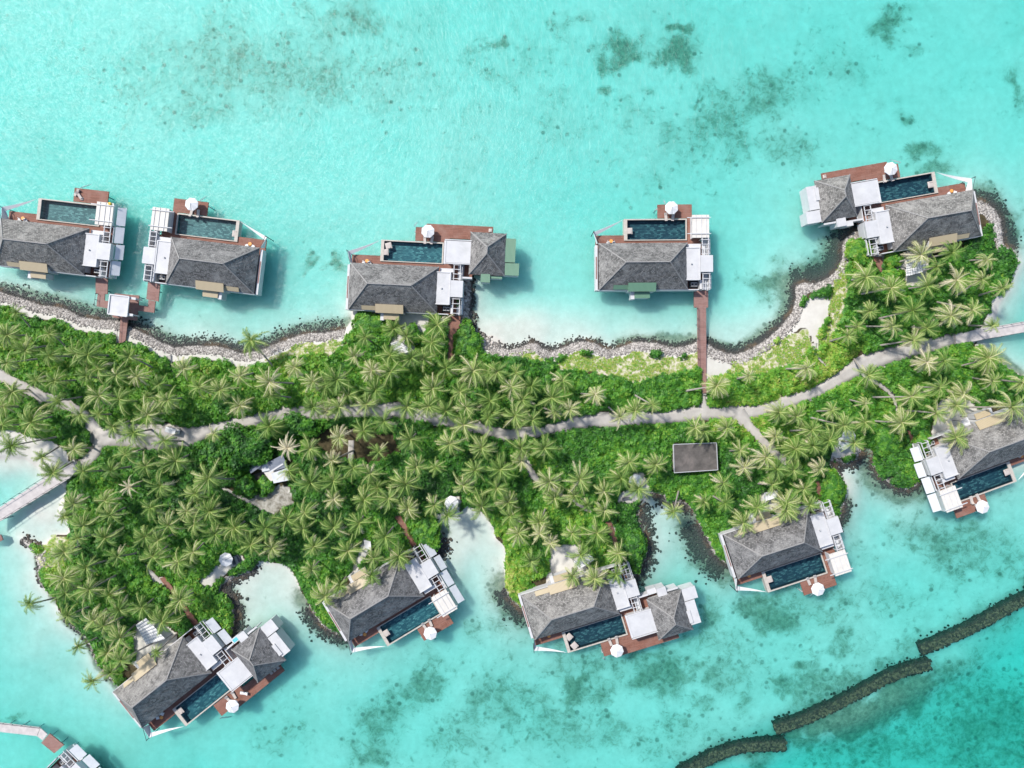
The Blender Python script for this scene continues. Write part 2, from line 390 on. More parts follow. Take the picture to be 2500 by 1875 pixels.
def polymask(X, Y, poly):
    poly = np.asarray(poly, float)
    ins = np.zeros(X.shape, bool)
    n = len(poly); j = n - 1
    for i in range(n):
        xi, yi = poly[i]; xj, yj = poly[j]
        if yi != yj:
            c = ((yi > Y) != (yj > Y)) & (X < (xj - xi) * (Y - yi) / (yj - yi) + xi)
            ins ^= c
        j = i
    return ins

def segdist(X, Y, pts, closed=False):
    pts = np.asarray(pts, float); d = np.full(X.shape, 1e9)
    n = len(pts)
    for i in range(n if closed else n - 1):
        a = pts[i]; b = pts[(i + 1) % n]; ab = b - a
        t = np.clip(((X - a[0]) * ab[0] + (Y - a[1]) * ab[1]) / max(ab @ ab, 1e-9), 0, 1)
        d = np.minimum(d, (X - a[0] - t * ab[0]) ** 2 + (Y - a[1] - t * ab[1]) ** 2)
    return np.sqrt(d)

# field grid, 4 photo pixels (0.4 m) apart
GX0, GY0, GS = -240.0, -160.0, 4.0
gnx, gny = 746, 549
gx = GX0 + GS * np.arange(gnx); gy = GY0 + GS * np.arange(gny)
FX, FY = np.meshgrid(gx, gy)
sd = segdist(FX, FY, ISLAND, True)
inside = polymask(FX, FY, ISLAND)
SD = np.where(inside, sd, -sd)                       # + on land, photo pixels
dN = segdist(FX, FY, NORTH)                          # distance to the armoured north shore

def samp(F, px, py):
    x = np.clip((np.asarray(px) - GX0) / GS, 0, gnx - 1.001); y = np.clip((np.asarray(py) - GY0) / GS, 0, gny - 1.001)
    i = x.astype(int); j = y.astype(int); a = x - i; b = y - j
    return (F[j, i] * (1 - a) * (1 - b) + F[j, i + 1] * a * (1 - b) + F[j + 1, i] * (1 - a) * b + F[j + 1, i + 1] * a * b)

def vnoise(px, py, s, seed):
    r = np.random.default_rng(seed); G = r.random((128, 128))
    x = np.asarray(px) / s; y = np.asarray(py) / s
    i = np.floor(x).astype(int); j = np.floor(y).astype(int); a = x - i; b = y - j
    a = a * a * (3 - 2 * a); b = b * b * (3 - 2 * b)
    g = lambda u, w: G[u % 128, w % 128]
    return g(i, j) * (1 - a) * (1 - b) + g(i + 1, j) * a * (1 - b) + g(i, j + 1) * (1 - a) * b + g(i + 1, j + 1) * a * b

PATHS = [  # (polyline, widths) in photo pixels
    ([(-60, 880), (0, 917), (40, 938), (100, 967), (163, 990), (208, 1015), (236, 1050), (239, 1086), (214, 1122), (178, 1146), (150, 1170)], [32, 32, 30, 30, 32, 30, 30, 30, 32, 32, 30]),
    ([(236, 1070), (300, 1062), (360, 1066), (420, 1066), (460, 1066), (520, 1044), (610, 1027), (690, 1010), (760, 1006), (850, 1003), (950, 1000), (1040, 1014), (1120, 1034), (1180, 1048), (1240, 1062), (1330, 1051), (1410, 1031), (1490, 1025), (1560, 1020), (1620, 1021), (1700, 1008), (1780, 1006), (1850, 1003), (1900, 988), (2000, 953), (2060, 918), (2110, 888), (2180, 865), (2250, 848), (2334, 827)],
     [44, 60, 72, 62, 50, 26, 30, 34, 40, 38, 40, 36, 34, 32, 32, 25, 34, 40, 38, 34, 38, 34, 34, 30, 30, 36, 44, 44, 40, 28]),
    ([(1802, 1010), (1830, 1040), (1858, 1070), (1895, 1108), (1915, 1125)], [40, 26, 24, 22, 22]),
    ([(2100, 905), (2130, 928), (2160, 945), (2182, 968), (2192, 1005)], [22, 16, 15, 14, 12]),
    ([(1716, 965), (1719, 985), (1722, 1000)], [11, 14, 26]),
    ([(1988, 838), (1990, 858), (2002, 876), (2018, 892)], [14, 8, 8, 8]),
    ([(858, 1075), (856, 1120), (852, 1160)], [14, 14, 12]),
    ([(1285, 1130), (1300, 1160), (1320, 1178), (1400, 1225), (1440, 1250)], [22, 22, 18, 14, 12]),
    ([(350, 1375), (372, 1400), (395, 1425)], [8, 8, 10]),
    ([(540, 1190), (575, 1210), (610, 1225)], [12, 12, 14]),
    ([(412, 868), (418, 900), (428, 930)], [12, 9, 7]),
]
SANDS = [
    [(1974, 729), (2019, 718), (2024, 753), (2007, 801), (1991, 845), (1981, 834), (1965, 800), (1946, 800), (1892, 842), (1930, 785)],
    [(1726, 869), (1786, 884), (1774, 918), (1727, 922)],
    [(955, 762), (1050, 765), (1046, 800), (1020, 850), (1010, 870), (945, 872), (950, 830), (975, 800)],
    [(2195, 620), (2268, 608), (2275, 640), (2262, 700), (2205, 700)], [(2150, 668), (2205, 640), (2205, 655), (2155, 680)],
    [(2290, 975), (2350, 960), (2400, 1000), (2420, 1040), (2330, 1070), (2265, 1055)],
    [(2030, 1085), (2080, 1060), (2105, 1085), (2095, 1112), (2062, 1122), (2024, 1120)],
    [(1850, 1205), (1905, 1190), (1915, 1240), (1860, 1262)],
    [(1345, 1330), (1400, 1325), (1460, 1365), (1430, 1405), (1330, 1430), (1335, 1400)],
    [(865, 1365), (885, 1310), (910, 1315), (895, 1360), (870, 1395), (850, 1405)],
    [(330, 1510), (400, 1515), (440, 1545), (430, 1585), (350, 1640), (326, 1610), (322, 1560)],
    [(478, 1420), (520, 1392), (545, 1360), (595, 1350), (606, 1370), (570, 1385), (530, 1420), (520, 1440), (500, 1436)],
    [(1085, 1215), (1120, 1210), (1135, 1232), (1115, 1255), (1060, 1268), (1052, 1250), (1080, 1246)],
    [(1505, 1205), (1535, 1190), (1545, 1150), (1575, 1150), (1590, 1190), (1570, 1215), (1545, 1232), (1510, 1232)],
    [(588, 1222), (635, 1200), (660, 1180), (715, 1185), (720, 1230), (665, 1258), (640, 1250)],
    [(-60, 1050), (30, 1045), (80, 1065), (130, 1075), (170, 1100), (180, 1150), (160, 1200), (172, 1300), (60, 1310), (-60, 1110)],
]
YARD = [(745, 1080), (800, 1045), (960, 1055), (985, 1110), (900, 1130), (860, 1115), (820, 1120)]
GRASS = [
    [(1350, 882), (1408, 858), (1453, 869), (1507, 876), (1544, 860), (1600, 866), (1660, 874), (1704, 856), (1706, 902), (1660, 907), (1600, 925), (1553, 932), (1490, 917), (1426, 908), (1363, 902)],
    [(1786, 884), (1835, 874), (1889, 830), (1949, 802), (1965, 804), (1982, 851), (1958, 880), (1907, 909), (1842, 915), (1777, 918)],
    [(640, 884), (725, 842), (800, 836), (852, 830), (850, 846), (800, 868), (707, 876)],
    [(2060, 625), (2078, 680), (2060, 760), (2030, 830), (1998, 860), (2020, 780), (2030, 710)],
    [(1240, 868), (1300, 858), (1330, 880), (1290, 882)],
    [(92, 1345), (130, 1312), (172, 1308), (190, 1335), (150, 1380), (104, 1395)],
]
BOARDS = [  # timber entry walks through the planting (photo pixels)
    [(1095, 771), (1126, 771), (1108, 884), (1094, 884)],
    [(2130, 626), (2154, 628), (2156, 664), (2146, 662)],
    [(2214, 1050), (2223, 1046), (2240, 1092), (2229, 1098)],
    [(1990, 1175), (2003, 1172), (2012, 1222), (1999, 1224)],
    [(1478, 1275), (1492, 1272), (1518, 1352), (1503, 1356)],
    [(962, 1262), (975, 1254), (1022, 1330), (1006, 1336)],
    [(390, 1412), (402, 1408), (486, 1522), (470, 1530)],
]
def pathmask(X, Y, grow=0.0):
    m = np.zeros(X.shape, bool)
    for pts, ws in PATHS:
        for i in range(len(pts) - 1):
            a = np.array(pts[i], float); b = np.array(pts[i + 1], float); ab = b - a
            t = np.clip(((X - a[0]) * ab[0] + (Y - a[1]) * ab[1]) / (ab @ ab), 0, 1)
            d = np.hypot(X - a[0] - t * ab[0], Y - a[1] - t * ab[1])
            m |= d < (ws[i] + (ws[i + 1] - ws[i]) * t) / 2 + grow
    return m

wob = (vnoise(FX, FY, 26, 3) - .5) * 12 + (vnoise(FX, FY, 9, 4) - .5) * 6
bare = pathmask(FX, FY, 1.0)
for s in SANDS: bare |= polymask(FX + wob * .4, FY + wob * .4, s)
for s in BOARDS: bare |= segdist(FX, FY, s, True) < 3; bare |= polymask(FX, FY, s)
for s in ([(1700, 740), (1726, 740), (1729, 975), (1712, 975)], [(290, 770), (314, 772), (308, 840), (286, 845)], [(2325, 812), (2440, 792), (2440, 824), (2325, 846)], [(110, 1165), (170, 1120), (190, 1140), (130, 1190)]):
    bare |= polymask(FX, FY, s)
grassm = np.zeros(FX.shape, bool)
for s in GRASS: grassm |= polymask(FX + wob, FY + wob, s)
yardm = polymask(FX + wob, FY + wob, YARD)
# planting stands back from the armoured north shore, and grows to the edge elsewhere
back = np.where(FX < 830, 34 + wob, np.where(FX < 1180, 16, np.where(FX < 1950, 24 + wob, 20 + wob)))
back = np.where((FX > 2440) & (FY > 600), 2, back)
back = np.where((FX > 1100) & (FX < 1160) & (FY < 830), 26, back)
veg = inside & ~bare & ~grassm & ~yardm & (dN > back) & (SD > 3)
# houses and paved yards keep the planting away
HOUSES = [(103.5, 602, -6.5, 1), (519, 648, 173.1, -1), (961, 703, -2.8, 1), (1570, 650, 0.4, 1), (2278.5, 538, 190.1, -1), (2421, 1079, 200.2, 1), (1887, 1326, 18, -1), (1392.5, 1476, 17, -1), (914, 1462.5, 31, -1), (397, 1665.5, 38.6, -1), (80, 1990, 45, -1)]
for cx, cy, a, h in HOUSES:
    a = R(a); u = (cos(a), -sin(a)); v = (-sin(a) * h, -cos(a) * h)
    du = (FX - cx) * u[0] + (FY - cy) * u[1]; dv = (FX - cx) * v[0] + (FY - cy) * v[1]
    veg &= ~((du > -108) & (du < 160) & (dv > -60) & (dv < 130))
    veg &= ~((du > -70) & (du < 20) & (dv > -85) & (dv < 0))
veg &= ~polymask(FX, FY, [(1640, 1080), (1753, 1078), (1755, 1150), (1640, 1158)])
veg &= ~polymask(FX, FY, [(600, 1135), (640, 1115), (720, 1120), (715, 1180), (660, 1180), (625, 1190)])

# ground height in metres
land = np.clip(SD / 10.0, 0, None)
rise = np.where(dN < 60, 3.0, 1.6)
hl = 1.05 * (1 - np.exp(-land / (rise * .55)))
beach = np.zeros(FX.shape)
out = np.clip(-SD / 10.0, 0, None)
SHOAL = []
dep = 2.0 * (1 - np.exp(-out / 6.0)) + 0.35 * (1 - np.exp(-out / 30.0))
for (x, y, rx, ry, s) in [(1130, 1300, 70, 90, .72), (1110, 1400, 80, 100, .35), (620, 1440, 110, 80, .68), (640, 1540, 90, 70, .3), (1620, 1265, 80, 70, .45), (1640, 1340, 60, 60, .3), (2070, 1160, 60, 70, .5), (1230, 805, 110, 50, .85), (1300, 800, 140, 60, .45),
                          (100, 1250, 75, 60, .85), (30, 1135, 90, 36, .6), (60, 1400, 90, 110, .45), (110, 1580, 130, 130, .35), (450, 800, 170, 60, .35), (1450, 790, 200, 60, .3), (1820, 800, 110, 60, .4), (60, 690, 120, 50, .3), (700, 1440, 60, 90, .5), (1210, 1400, 50, 120, .4)]:
    dep *= 1 - s * np.exp(-((FX - x) / rx) ** 2 - ((FY - y) / ry) ** 2)
for (x, y, rx, ry, s) in [(1990, 1795, 60, 42, .28), (2060, 1770, 70, 45, .38), (2130, 1742, 70, 45, .38), (2200, 1705, 70, 42, .38), (2260, 1675, 50, 36, .28), (1850, 1865, 80, 34, .28), (2340, 1630, 80, 44, .25)]:
    SHOAL.append((x, y, rx, ry, s))
# the open water beyond the breakwaters
bl = (FY - (1470 + (2500 - FX) * 0.47))
dep += 1.7 * np.clip(bl / 150.0, 0, 1) ** 0.8 * (FX > 1500)
for (x, y, rx, ry, s) in SHOAL: dep *= 1 - s * np.exp(-((FX - x) / rx) ** 2 - ((FY - y) / ry) ** 2)
dep += 0.4 * (vnoise(FX, FY, 160, 8) - .5) * np.clip(out / 8, 0, 1) + 0.18 * (vnoise(FX, FY, 40, 9) - .5) * np.clip(out / 5, 0, 1)
HT = np.where(inside, hl, -np.clip(dep, 0.02, 9))
# the sandy spit under the villa by the shaded point
HT = np.where((FX > 1150) & (FX < 1300) & (FY > 780) & ~inside, np.maximum(HT, 0.35 - np.hypot((FX - 1190) / 1.3, FY - 850) / 90.0), HT)

# reef cover
REEF = [(1210, 75, 30, 24, .7), (1515, 100, 55, 48, .95), (1640, 140, 62, 46, .9), (1645, 70, 20, 15, 1.), (1490, 215, 22, 20, .7), (1385, 235, 60, 40, .35), (1870, 240, 120, 60, .62), (1780, 330, 130, 50, .4), (1960, 175, 45, 35, .5), (1940, 350, 120, 40, .4), (2175, 60, 45, 45, .75), (2080, 140, 80, 50, .3), (2220, 265, 32, 22, .75), (2265, 355, 35, 40, .8), (2290, 420, 45, 28, .6), (2490, 210, 26, 50, .6), (1690, 265, 8, 8, 1.), (1390, 60, 50, 30, .4), (1150, 150, 130, 60, .32), (1500, 290, 220, 80, .24), (1700, 400, 250, 60, .25), (640, 160, 420, 120, .46), (850, 40, 160, 45, .48), (480, 260, 200, 80, .36), (200, 150, 260, 200, .2), (1070, 340, 250, 100, .15), (1120, 430, 90, 60, .22), (1560, 250, 60, 40, .3), (1310, 140, 70, 50, .3),
        (740, 620, 26, 18, .7), (805, 650, 28, 20, .75), (1890, 675, 55, 36, .85), (2460, 570, 30, 75, .85), (2430, 500, 40, 30, .7), (2380, 470, 40, 16, .6),
        (1040, 1680, 62, 58, .72), (935, 1760, 75, 70, .66), (900, 1840, 90, 50, .6), (1130, 1800, 100, 60, .5), (1250, 1730, 120, 60, .5), (1400, 1700, 55, 50, 1.), (1420, 1650, 130, 55, .55), (1600, 1650, 80, 50, .75), (1350, 1800, 160, 70, .45), (1520, 1780, 120, 60, .4), (1890, 1500, 70, 60, .8), (1800, 1600, 120, 90, .4), (1650, 1790, 150, 70, .42), (1760, 1660, 60, 60, .65), (2010, 1490, 160, 70, .45), (2170, 1470, 120, 60, .45), (2340, 1320, 150, 60, .6), (2450, 1400, 90, 60, .5), (2250, 1600, 60, 40, .4), (2050, 1620, 200, 90, .28), (1150, 1560, 50, 50, .42), (1720, 1530, 40, 60, .6), (1600, 1590, 90, 30, .55), (1950, 1300, 40, 40, .3), (2200, 1280, 60, 50, .4), (2100, 1370, 60, 50, .3), (1780, 1440, 25, 25, .6), (1240, 1540, 90, 60, .35), (1080, 1590, 50, 40, .25), (690, 1800, 120, 60, .28), (780, 1700, 50, 40, .2),
        (2000, 1800, 60, 30, .95), (2060, 1775, 80, 44, 1.5), (2130, 1745, 85, 46, 1.5), (2200, 1708, 85, 42, 1.5), (2260, 1680, 50, 28, .95), (2330, 1650, 130, 60, .6), (2430, 1790, 260, 180, .6), (1850, 1855, 90, 40, .7), (2150, 1850, 260, 80, .55), (2440, 1520, 90, 40, .5),
        (20, 1760, 30, 20, .4), (150, 1470, 20, 20, .3), (640, 1380, 30, 14, .1), (610, 1470, 30, 20, .3), (550, 1190, 1, 1, 0)]
reef = np.zeros(FX.shape)
RX = FX + 70 * (vnoise(FX, FY, 55, 41) - .5) + 34 * (vnoise(FX, FY, 21, 42) - .5); RY = FY + 70 * (vnoise(FX, FY, 55, 43) - .5) + 34 * (vnoise(FX, FY, 21, 44) - .5)
for (x, y, rx, ry, s) in REEF:
    reef = np.maximum(reef, min(s * 1.15, 1.5) * np.exp(-(((RX - x) / (rx * 1.12)) ** 2 + ((RY - y) / (ry * 1.12)) ** 2) ** 1.0))
fld = vnoise(FX, FY, 120, 45) * .5 + vnoise(FX, FY, 48, 46) * .32 + vnoise(FX, FY, 17, 47) * .18
zone = np.clip(np.exp(-((FX - 1900) / 700) ** 2 - ((FY - 1640) / 190) ** 2) + .8 * np.exp(-((FX - 1800) / 500) ** 2 - ((FY - 240) / 200) ** 2) + .7 * np.exp(-((FX - 650) / 420) ** 2 - ((FY - 160) / 170) ** 2) + .8 * np.exp(-((FX - 1150) / 300) ** 2 - ((FY - 1790) / 110) ** 2) + .7 * np.exp(-((FX - 2400) / 140) ** 2 - ((FY - 1330) / 120) ** 2), 0, 1)
reef = np.maximum(reef, zone * np.clip((fld - .40) * 3.2, 0, .72))
reef = np.where(inside, 0, reef)
# stones and weed at the foot of the shore
DARKSHORE = [([(0, 715), (141, 748), (289, 786), (427, 850), (592, 866), (744, 815), (850, 800)], 24), ([(1143, 690), (1150, 800)], 14), ([(1380, 845), (1460, 838)], 10), ([(1520, 842), (1598, 834), (1700, 836)], 18), ([(1730, 845), (1800, 866), (1907, 797), (1940, 720), (1960, 692)], 20),
             ([(1940, 695), (2043, 662), (2057, 605), (2070, 575), (2120, 555)], 40), ([(2400, 485), (2447, 540), (2452, 600)], 34), ([(2133, 1113), (2150, 1165), (2213, 1196), (2245, 1185)], 38), ([(2060, 1230), (2052, 1270)], 20), ([(1700, 1265), (1727, 1313), (1744, 1352), (1790, 1378)], 46), ([(1590, 1203), (1625, 1215), (1690, 1240)], 14), ([(1557, 1240), (1567, 1294), (1579, 1350), (1555, 1410)], 18), ([(1236, 1440), (1255, 1470), (1290, 1500)], 40), ([(1076, 1300), (1068, 1340), (1058, 1362)], 18), ([(745, 1460), (787, 1524), (840, 1552)], 30), ([(540, 1440), (571, 1490), (562, 1560)], 24), ([(2440, 870), (2490, 915)], 14), ([(90, 1350), (95, 1400), (136, 1467)], 8), ([(160, 1515), (210, 1552), (240, 1625), (280, 1670)], 12)]
for pts, w in DARKSHORE:
    d = segdist(FX, FY, pts)
    reef = np.where(inside, reef, np.maximum(reef, 1.3 * np.exp(-(d / (w * 1.15)) ** 2)))
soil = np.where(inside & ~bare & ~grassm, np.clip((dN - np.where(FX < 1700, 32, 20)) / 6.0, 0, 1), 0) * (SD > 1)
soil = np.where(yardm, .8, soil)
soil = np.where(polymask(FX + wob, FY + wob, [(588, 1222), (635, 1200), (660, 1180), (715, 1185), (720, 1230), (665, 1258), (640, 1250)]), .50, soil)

# one sheet: fine over the photo, coarse out to the horizon
def axis(lo, hi, step, far):
    a = np.arange(lo, hi + step / 2, step); s = step; l = [lo]; r = [hi]
    while r[-1] < far: s *= 1.35; r.append(r[-1] + s); l.append(l[-1] - s)
    return np.concatenate([np.array(l[1:][::-1]), a, np.array(r[1:])])
ax = axis(-146, 146, 0.5, 2500); ay = axis(-112, 112, 0.5, 2500)
WX, WY = np.meshgrid(ax, ay)
gpx = WX * 10 + 1250; gpy = 937.5 - WY * 10
Z = samp(HT, gpx, gpy)
cov = np.stack([samp(reef, gpx, gpy), samp(soil, gpx, gpy), samp(grassm.astype(float), gpx, gpy), np.ones(Z.shape)], -1)
n, m = Z.shape
idx = np.arange(n * m).reshape(n, m)
quads = np.stack([idx[:-1, :-1], idx[:-1, 1:], idx[1:, 1:], idx[1:, :-1]], -1).reshape(-1, 4)
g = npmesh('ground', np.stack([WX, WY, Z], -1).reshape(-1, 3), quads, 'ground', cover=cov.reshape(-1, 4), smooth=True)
tag(g, 'white coral sand seabed with dark reef patches rising into the green island', kind='structure')
def ground_z(px, py): return float(samp(HT, np.array([px]), np.array([py]))[0])

w = MB().box(-2400, -2400, 2400, 2400, -9.5, 0.0).build('lagoon_water', 'lagoon')
tag(w, 'clear turquoise lagoon water around the island', kind='structure')

# paths
for k, (pts, ws) in enumerate(PATHS):
    # resample with Catmull-Rom
    p = np.array(pts, float); ww = np.array(ws, float); Q = []; Wq = []
    for i in range(len(p) - 1):
        p0 = p[max(i - 1, 0)]; p1 = p[i]; p2 = p[i + 1]; p3 = p[min(i + 2, len(p) - 1)]
        for t in np.linspace(0, 1, 8, endpoint=False):
            Q.append(.5 * ((2 * p1) + (-p0 + p2) * t + (2 * p0 - 5 * p1 + 4 * p2 - p3) * t * t + (-p0 + 3 * p1 - 3 * p2 + p3) * t ** 3))
            Wq.append(ww[i] + (ww[i + 1] - ww[i]) * t)
    Q.append(p[-1]); Wq.append(ww[-1]); Q = np.array(Q); Wq = np.array(Wq)
    T = np.gradient(Q, axis=0); T /= np.linalg.norm(T, axis=1)[:, None]
    Nn = np.stack([-T[:, 1], T[:, 0]], -1)
    zt = 1.10 + 0.004 * k
    vs = []; 
    for i in range(len(Q)):
        for s in (-1, -.33, .33, 1):
            q = Q[i] + Nn[i] * s * Wq[i] / 2
            x, y = P(q[0], q[1], 1.0); vs.append((x, y, zt))
    for i in range(len(Q)):
        for s in (-1, 1):
            q = Q[i] + Nn[i] * s * Wq[i] / 2
            x, y = P(q[0], q[1], 1.0); vs.append((x, y, 0.6))
    nq = len(Q); fs = []
    for i in range(nq - 1):
        for j in range(3): fs.append((i * 4 + j, i * 4 + j + 1, i * 4 + j + 5, i * 4 + j + 4))
        b = nq * 4
        fs.append((b + i * 2, i * 4, i * 4 + 4, b + i * 2 + 2)); fs.append((i * 4 + 3, b + i * 2 + 1, b + i * 2 + 3, i * 4 + 7))
    o = npmesh('path', vs, fs, 'path')
    tag(o, 'pale sandy path winding through the island planting', kind='structure')

# ------------------------------------------------------------------ rocks
def ico():
    t = (1 + sqrt(5)) / 2
    v = np.array([(-1, t, 0), (1, t, 0), (-1, -t, 0), (1, -t, 0), (0, -1, t), (0, 1, t), (0, -1, -t), (0, 1, -t), (t, 0, -1), (t, 0, 1), (-t, 0, -1), (-t, 0, 1)], float)
    v /= np.linalg.norm(v[0])
    f = np.array([(0, 11, 5), (0, 5, 1), (0, 1, 7), (0, 7, 10), (0, 10, 11), (1, 5, 9), (5, 11, 4), (11, 10, 2), (10, 7, 6), (7, 1, 8), (3, 9, 4), (3, 4, 2), (3, 2, 6), (3, 6, 8), (3, 8, 9), (4, 9, 5), (2, 4, 11), (6, 2, 10), (8, 6, 7), (9, 8, 1)])
    return v, f
IV, IF = ico()
def rocks(name, px, py, size, label, zoff=0.1):
    n = len(px)
    z = samp(HT, px, py)
    x = (px - 1250) * .1 * (1 - z / H); y = (937.5 - py) * .1 * (1 - z / H)
    s = size[:, None, None] * np.stack([rng.uniform(.7, 1.3, n), rng.uniform(.7, 1.3, n), rng.uniform(.5, .8, n)], -1)[:, None, :]
    jit = rng.uniform(.75, 1.2, (n, 12, 1))
    a = rng.uniform(0, 2 * pi, n); ca, sa = np.cos(a), np.sin(a)
    v = IV[None] * jit * s
    vx = v[..., 0] * ca[:, None] - v[..., 1] * sa[:, None]; vy = v[..., 0] * sa[:, None] + v[..., 1] * ca[:, None]
    V = np.stack([vx + x[:, None], vy + y[:, None], v[..., 2] + z[:, None] + zoff * size[:, None]], -1).reshape(-1, 3)
    F = (IF[None] + 12 * np.arange(n)[:, None, None]).reshape(-1, 3)
    tone = np.repeat(rng.random(n), 12)
    o = npmesh(name, V, F, 'rock', tone=tone)
    return tag(o, label, kind='stuff')

def scatter(pts, lo, hi, n, off_sign_inside=True):
    """random points along a polyline, lo..hi photo pixels to the land side (+) or water side (-)"""
    p = np.array(pts, float); seg = np.diff(p, axis=0); ln = np.hypot(seg[:, 0], seg[:, 1])
    k = rng.choice(len(ln), n, p=ln / ln.sum()); t = rng.random(n)
    q = p[k] + seg[k] * t[:, None]
    nrm = np.stack([-seg[k, 1], seg[k, 0]], -1) / ln[k][:, None]
    o = rng.uniform(lo, hi, n)
    far = (rng.random(n) < .6) & (o < 0); o = np.where(far, lo * np.abs(rng.normal(0, .5, n)), o)
    q = q + nrm * o[:, None] + rng.normal(0, 2.6, (n, 2)) * (1 + (o < 0)[:, None])
    return q[:, 0], q[:, 1]
def sub(lo, hi): return [p for p in NORTH if lo <= p[0] <= hi]
for lo, hi, inn, outw, dens, lab in [(-80, 300, 19, -17, 1.0, 'pale rubble bank with dark wet foot near the boardwalk pavilion'), (285, 845, 18, -16, 1.0, 'long curving pale rubble bank below the palm by the water')]:
    s = sub(lo, hi); ln = sum(math.hypot(s[i + 1][0] - s[i][0], s[i + 1][1] - s[i][1]) for i in range(len(s) - 1))
    px, py = scatter(s, 0, inn, int(ln * 9)); qx, qy = scatter(s, -30, 2, int(ln * 9))
    kq = rng.random(len(qx)) < np.exp(np.minimum(samp(SD, qx, qy), 0) / 16)
    px = np.concatenate([px, qx[kq]]); py = np.concatenate([py, qy[kq]])
    rocks('shore_rubble', px, py, rng.uniform(.13, .29, len(px)), lab)
s = NORTH[NORTH.index((1140, 672)):NORTH.index((1200, 842)) + 1]
px, py = scatter(s, -6, 14, 700); rocks('shore_rubble', px, py, rng.uniform(.25, .5, len(px)), 'narrow dark rubble edge beside the small dry beach')
s = NORTH[NORTH.index((1200, 842)):NORTH.index((1703, 833)) + 1]
px, py = scatter(s, -6, 19, 5600); rocks('shore_rubble', px, py, rng.uniform(.14, .29, len(px)), 'scalloped pale rubble bank with rust brown waterline below the grass')
s = NORTH[NORTH.index((1725, 839)):NORTH.index((1962, 690)) + 1]
px, py = scatter(s, -13, 22, 4600); rocks('shore_rubble', px, py, rng.uniform(.15, .32, len(px)), 'curved pale rubble bank between the straight jetty and white sand')
s = NORTH[NORTH.index((1941, 700)):NORTH.index((2140, 545)) + 1]
px, py = scatter(s, -34, 18, 4600); rocks('shore_rubble', px, py, rng.uniform(.15, .32, len(px)), 'dark rubble bank curving to the villa on the palm point')
s = NORTH[NORTH.index((2340, 500)):NORTH.index((2477, 611)) + 1]
px, py = scatter(s, -24, 26, 2600); rocks('shore_rubble', px, py, rng.uniform(.15, .32, len(px)), 'pale rubble bank rounding the end of the palm point')
SOUTH = [([(2255, 1165), (2213, 1194), (2177, 1183), (2149, 1163), (2132, 1136), (2133, 1113)], -6, 14, 420, 'tan and black rubble around the bushy spit by the cove'),
         ([(2100, 1100), (2091, 1117), (2066, 1131), (2039, 1127), (2022, 1122)], -8, 7, 260, 'grey rubble sill in front of the tiny cove beach'),
         ([(2060, 1225), (2050, 1262), (2025, 1290)], -8, 6, 160, 'dark rubble beside the pergola of the upper south villa'),
         ([(1777, 1377), (1744, 1352), (1727, 1313), (1705, 1272)], -26, 8, 700, 'dark rubble slope under the west wall of a south villa'),
         ([(1693, 1244), (1650, 1225), (1628, 1226), (1621, 1206), (1592, 1201)], -6, 6, 200, 'black rubble at the head of the leaning palm inlet'),
         ([(1559, 1236), (1567, 1294), (1579, 1355), (1552, 1402), (1530, 1420)], -14, 5, 420, 'dark rubble along the bush edge of the leaning palm inlet'),
         ([(1310, 1495), (1283, 1494), (1253, 1466), (1236, 1435)], -16, 8, 380, 'mixed rubble at the corner of the middle south villa'),
         ([(1077, 1312), (1069, 1336), (1060, 1358)], -13, 2, 150, 'loose dark stones below the big round bush'),
         ([(850, 1545), (810, 1540), (787, 1524), (757, 1478)], -14, 5, 360, 'dark rubble below the steep green bank'),
         ([(624, 1381), (608, 1397), (559, 1415), (537, 1431)], -3, 9, 260, 'low stone edge of the sandy garden with parasol'),
         ([(534, 1441), (556, 1455), (570, 1482), (571, 1511), (563, 1555), (545, 1580)], -12, 24, 900, 'slate grey rubble bank below the garden steps'),
         ([(56, 1319), (79, 1333), (99, 1345), (97, 1382), (104, 1431)], -5, 7, 300, 'short stone groyne running out over white sand'),
         ([(160, 1514), (206, 1551), (228, 1595), (270, 1657)], -6, 4, 200, 'scattered stones along the western palm shore')]
for pts, lo, hi, nn, lab in SOUTH:
    px, py = scatter(pts, lo * 1.6 - 6, hi, int(nn * 1.9)); rocks('shore_rubble', px, py, rng.uniform(.17, .40, len(px)), lab)

# ------------------------------------------------------------------ shrubs
HB = np.zeros(FX.shape)
cell = 15.0
for yy in np.arange(560, 1700, cell):
    for xx in np.arange(-60, 2560, cell):
        x = xx + random.uniform(-7, 7); y = yy + random.uniform(-7, 7)
        i = int(round((x - GX0) / GS)); j = int(round((y - GY0) / GS))
        if not (0 <= i < gnx and 0 <= j < gny and veg[j, i]): continue
        r = random.uniform(10, 21); hh = random.uniform(.7, 1.5) * (1.25 if random.random() < .15 else 1)
        k = int(r / GS) + 1
        sl = (slice(max(j - k, 0), j + k + 1), slice(max(i - k, 0), i + k + 1))
        q = 1 - ((FX[sl] - x) ** 2 + (FY[sl] - y) ** 2) / r ** 2
        HB[sl] = np.maximum(HB[sl], hh * np.sqrt(np.clip(q, 0, 1)))
soft = np.clip(np.minimum(SD + 4, 30) / 12, 0.25, 1)
HB *= soft
okb = veg.copy()
okb[1:] |= veg[:-1]; okb[:, 1:] |= veg[:, :-1]; okb[:-1] |= veg[1:]; okb[:, :-1] |= veg[:, 1:]
HB = np.where(okb & inside, HB, 0)
